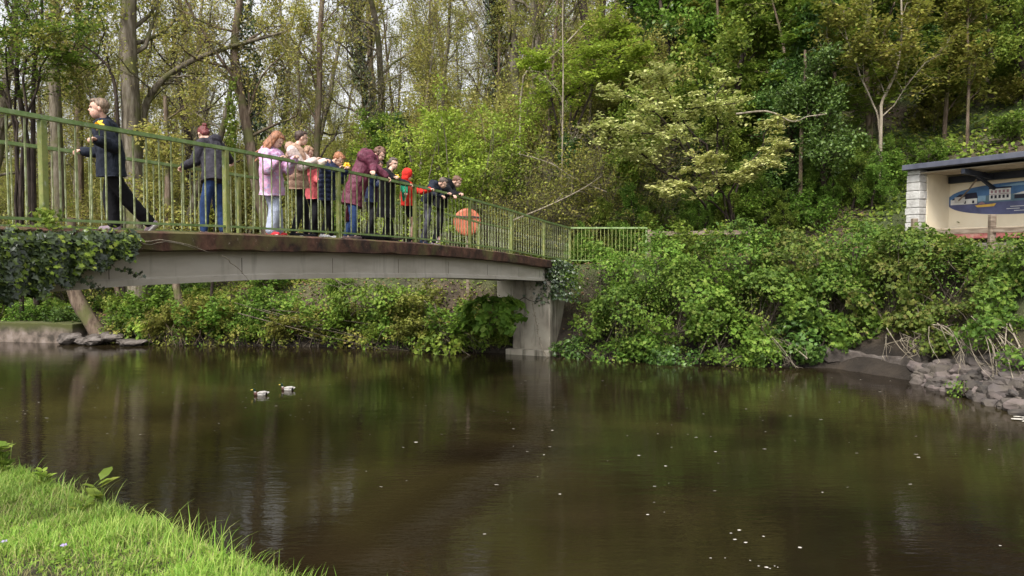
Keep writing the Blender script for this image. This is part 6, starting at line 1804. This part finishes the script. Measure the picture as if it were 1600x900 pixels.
# black bag on the deck
yl, Y = on_deck(590, .28)
B = Blob(); c = BR(yl, .28, .10); A3 = [A_, E_, v3(0, 0, 1)]
bb = c.copy(); t = empty('bag', c - v3(0, 0, .07), 0, 'black holdall lying on the deck behind the bottom rail', 'bag')
z0 = v3(0, 0, .07)
B.cap(z0 - A_ * .38, z0 + A_ * .34, .075, .065, E_, 1.3)
B.fuse('bag_body', .012, black, t, 2, wrinkle(.02, 9))
V, F = sweep(np.array([smooth_path([z0 + A_ * .3, z0 + A_ * .62 + v3(0, 0, -.02), z0 + A_ * .9 + v3(0, 0, .0)], 8)]), np.full((1, 8), .022), 6)
link('strap', build_mesh('strap', V, F, True), cloth('brown_strap', (.06, .04, .035)), t)

# ------------------------------------------------------------------ mallards
mg = {n_: cloth('duck_' + n_, c, .7, .15) for n_, c in dict(green=(.008, .03, .02), white=(.58, .55, .52), brown=(.09, .045, .035), black=(.015, .013, .012), grey=(.40, .38, .36)).items()}
m, nt, b, _ = newmat('duck_bill'); b.inputs['Base Color'].default_value = (.65, .50, .08, 1); b.inputs['Roughness'].default_value = .4; mg['bill'] = m
def duck(px, py, rz, label, s=1.0):
    Y = 2.9 * FOC / (py + 6 - 400); p = W(px, py, Y); p[2] = 0
    t = empty('mallard', p, rz, label, 'duck'); t.scale = (s, s, s)
    B = Blob(); ax = np.eye(3)
    B.ell((0, 0, .03), ax, (.165, .078, .062)); B.ell((.03, 0, .055), ax, (.12, .068, .05)); B.ell((-.11, 0, .035), ax, (.075, .068, .058))
    B.chain([(.12, 0, .05), (.19, 0, .075)], [.045, .016]); B.chain([(-.13, 0, .05), (-.155, 0, .10), (-.16, 0, .135)], [.042, .026, .022])
    B.ell((-.175, 0, .148), ax, (.037, .026, .028))
    def paint(c):
        mi = np.zeros(len(c)); mi[(c[:, 0] < -.075)] = 2; mi[c[:, 0] > .115] = 3; mi[(c[:, 0] < -.12) & (c[:, 2] > .098)] = 1
        mi[(c[:, 0] < -.12) & (c[:, 2] > .086) & (c[:, 2] < .098)] = 0; mi[(c[:, 2] > .085) & (c[:, 0] > -.06) & (c[:, 0] < .11)] = 4; mi[(c[:, 0] > .16)] = 0
        return mi
    B.fuse('body', .006, [mg['white'], mg['green'], mg['brown'], mg['black'], mg['grey']], t, 2, None, paint)
    Q = Blob(); Q.chain([(-.205, 0, .145), (-.25, 0, .138)], [.013, .009], (0, 1, 0), 1.5); Q.fuse('bill', .004, mg['bill'], t, 1)
    for sd in (-1, 1):
        Q = Blob(); Q.chain([(-.06, sd * .062, .06), (.06, sd * .066, .07), (.15, sd * .03, .085)], [.030, .034, .010], (0, 1, 0), .45); Q.fuse('wing', .006, mg['grey'], t, 1)
    # ripple it pushes
duck(408, 613, R(5), 'nearer left mallard drake swimming left on the river', .82)
duck(450, 605, R(-8), 'further right mallard drake swimming left behind the other', .82)

# ------------------------------------------------------------------ labels that still coincide: say which is nearer
_by = {}
for o_ in scene.objects:
    if o_.parent is None and o_.get('label') and o_.get('category') in ('tree', 'shrub', 'plant'): _by.setdefault(o_['label'], []).append(o_)
for lab_, os_ in _by.items():
    if len(os_) < 2: continue
    os_.sort(key=lambda q: q.location.x ** 2 + q.location.y ** 2)
    stem_ = lab_.replace(', slightly left', '').replace(', slightly right', '') if len(lab_.split()) > 13 else lab_
    names_ = ('nearer of two', 'farther of two') if len(os_) == 2 else ('nearest of several', 'second nearest', 'third nearest', 'fourth nearest', 'fifth nearest')
    for q, nm in zip(os_, names_): q['label'] = stem_ + ', ' + nm
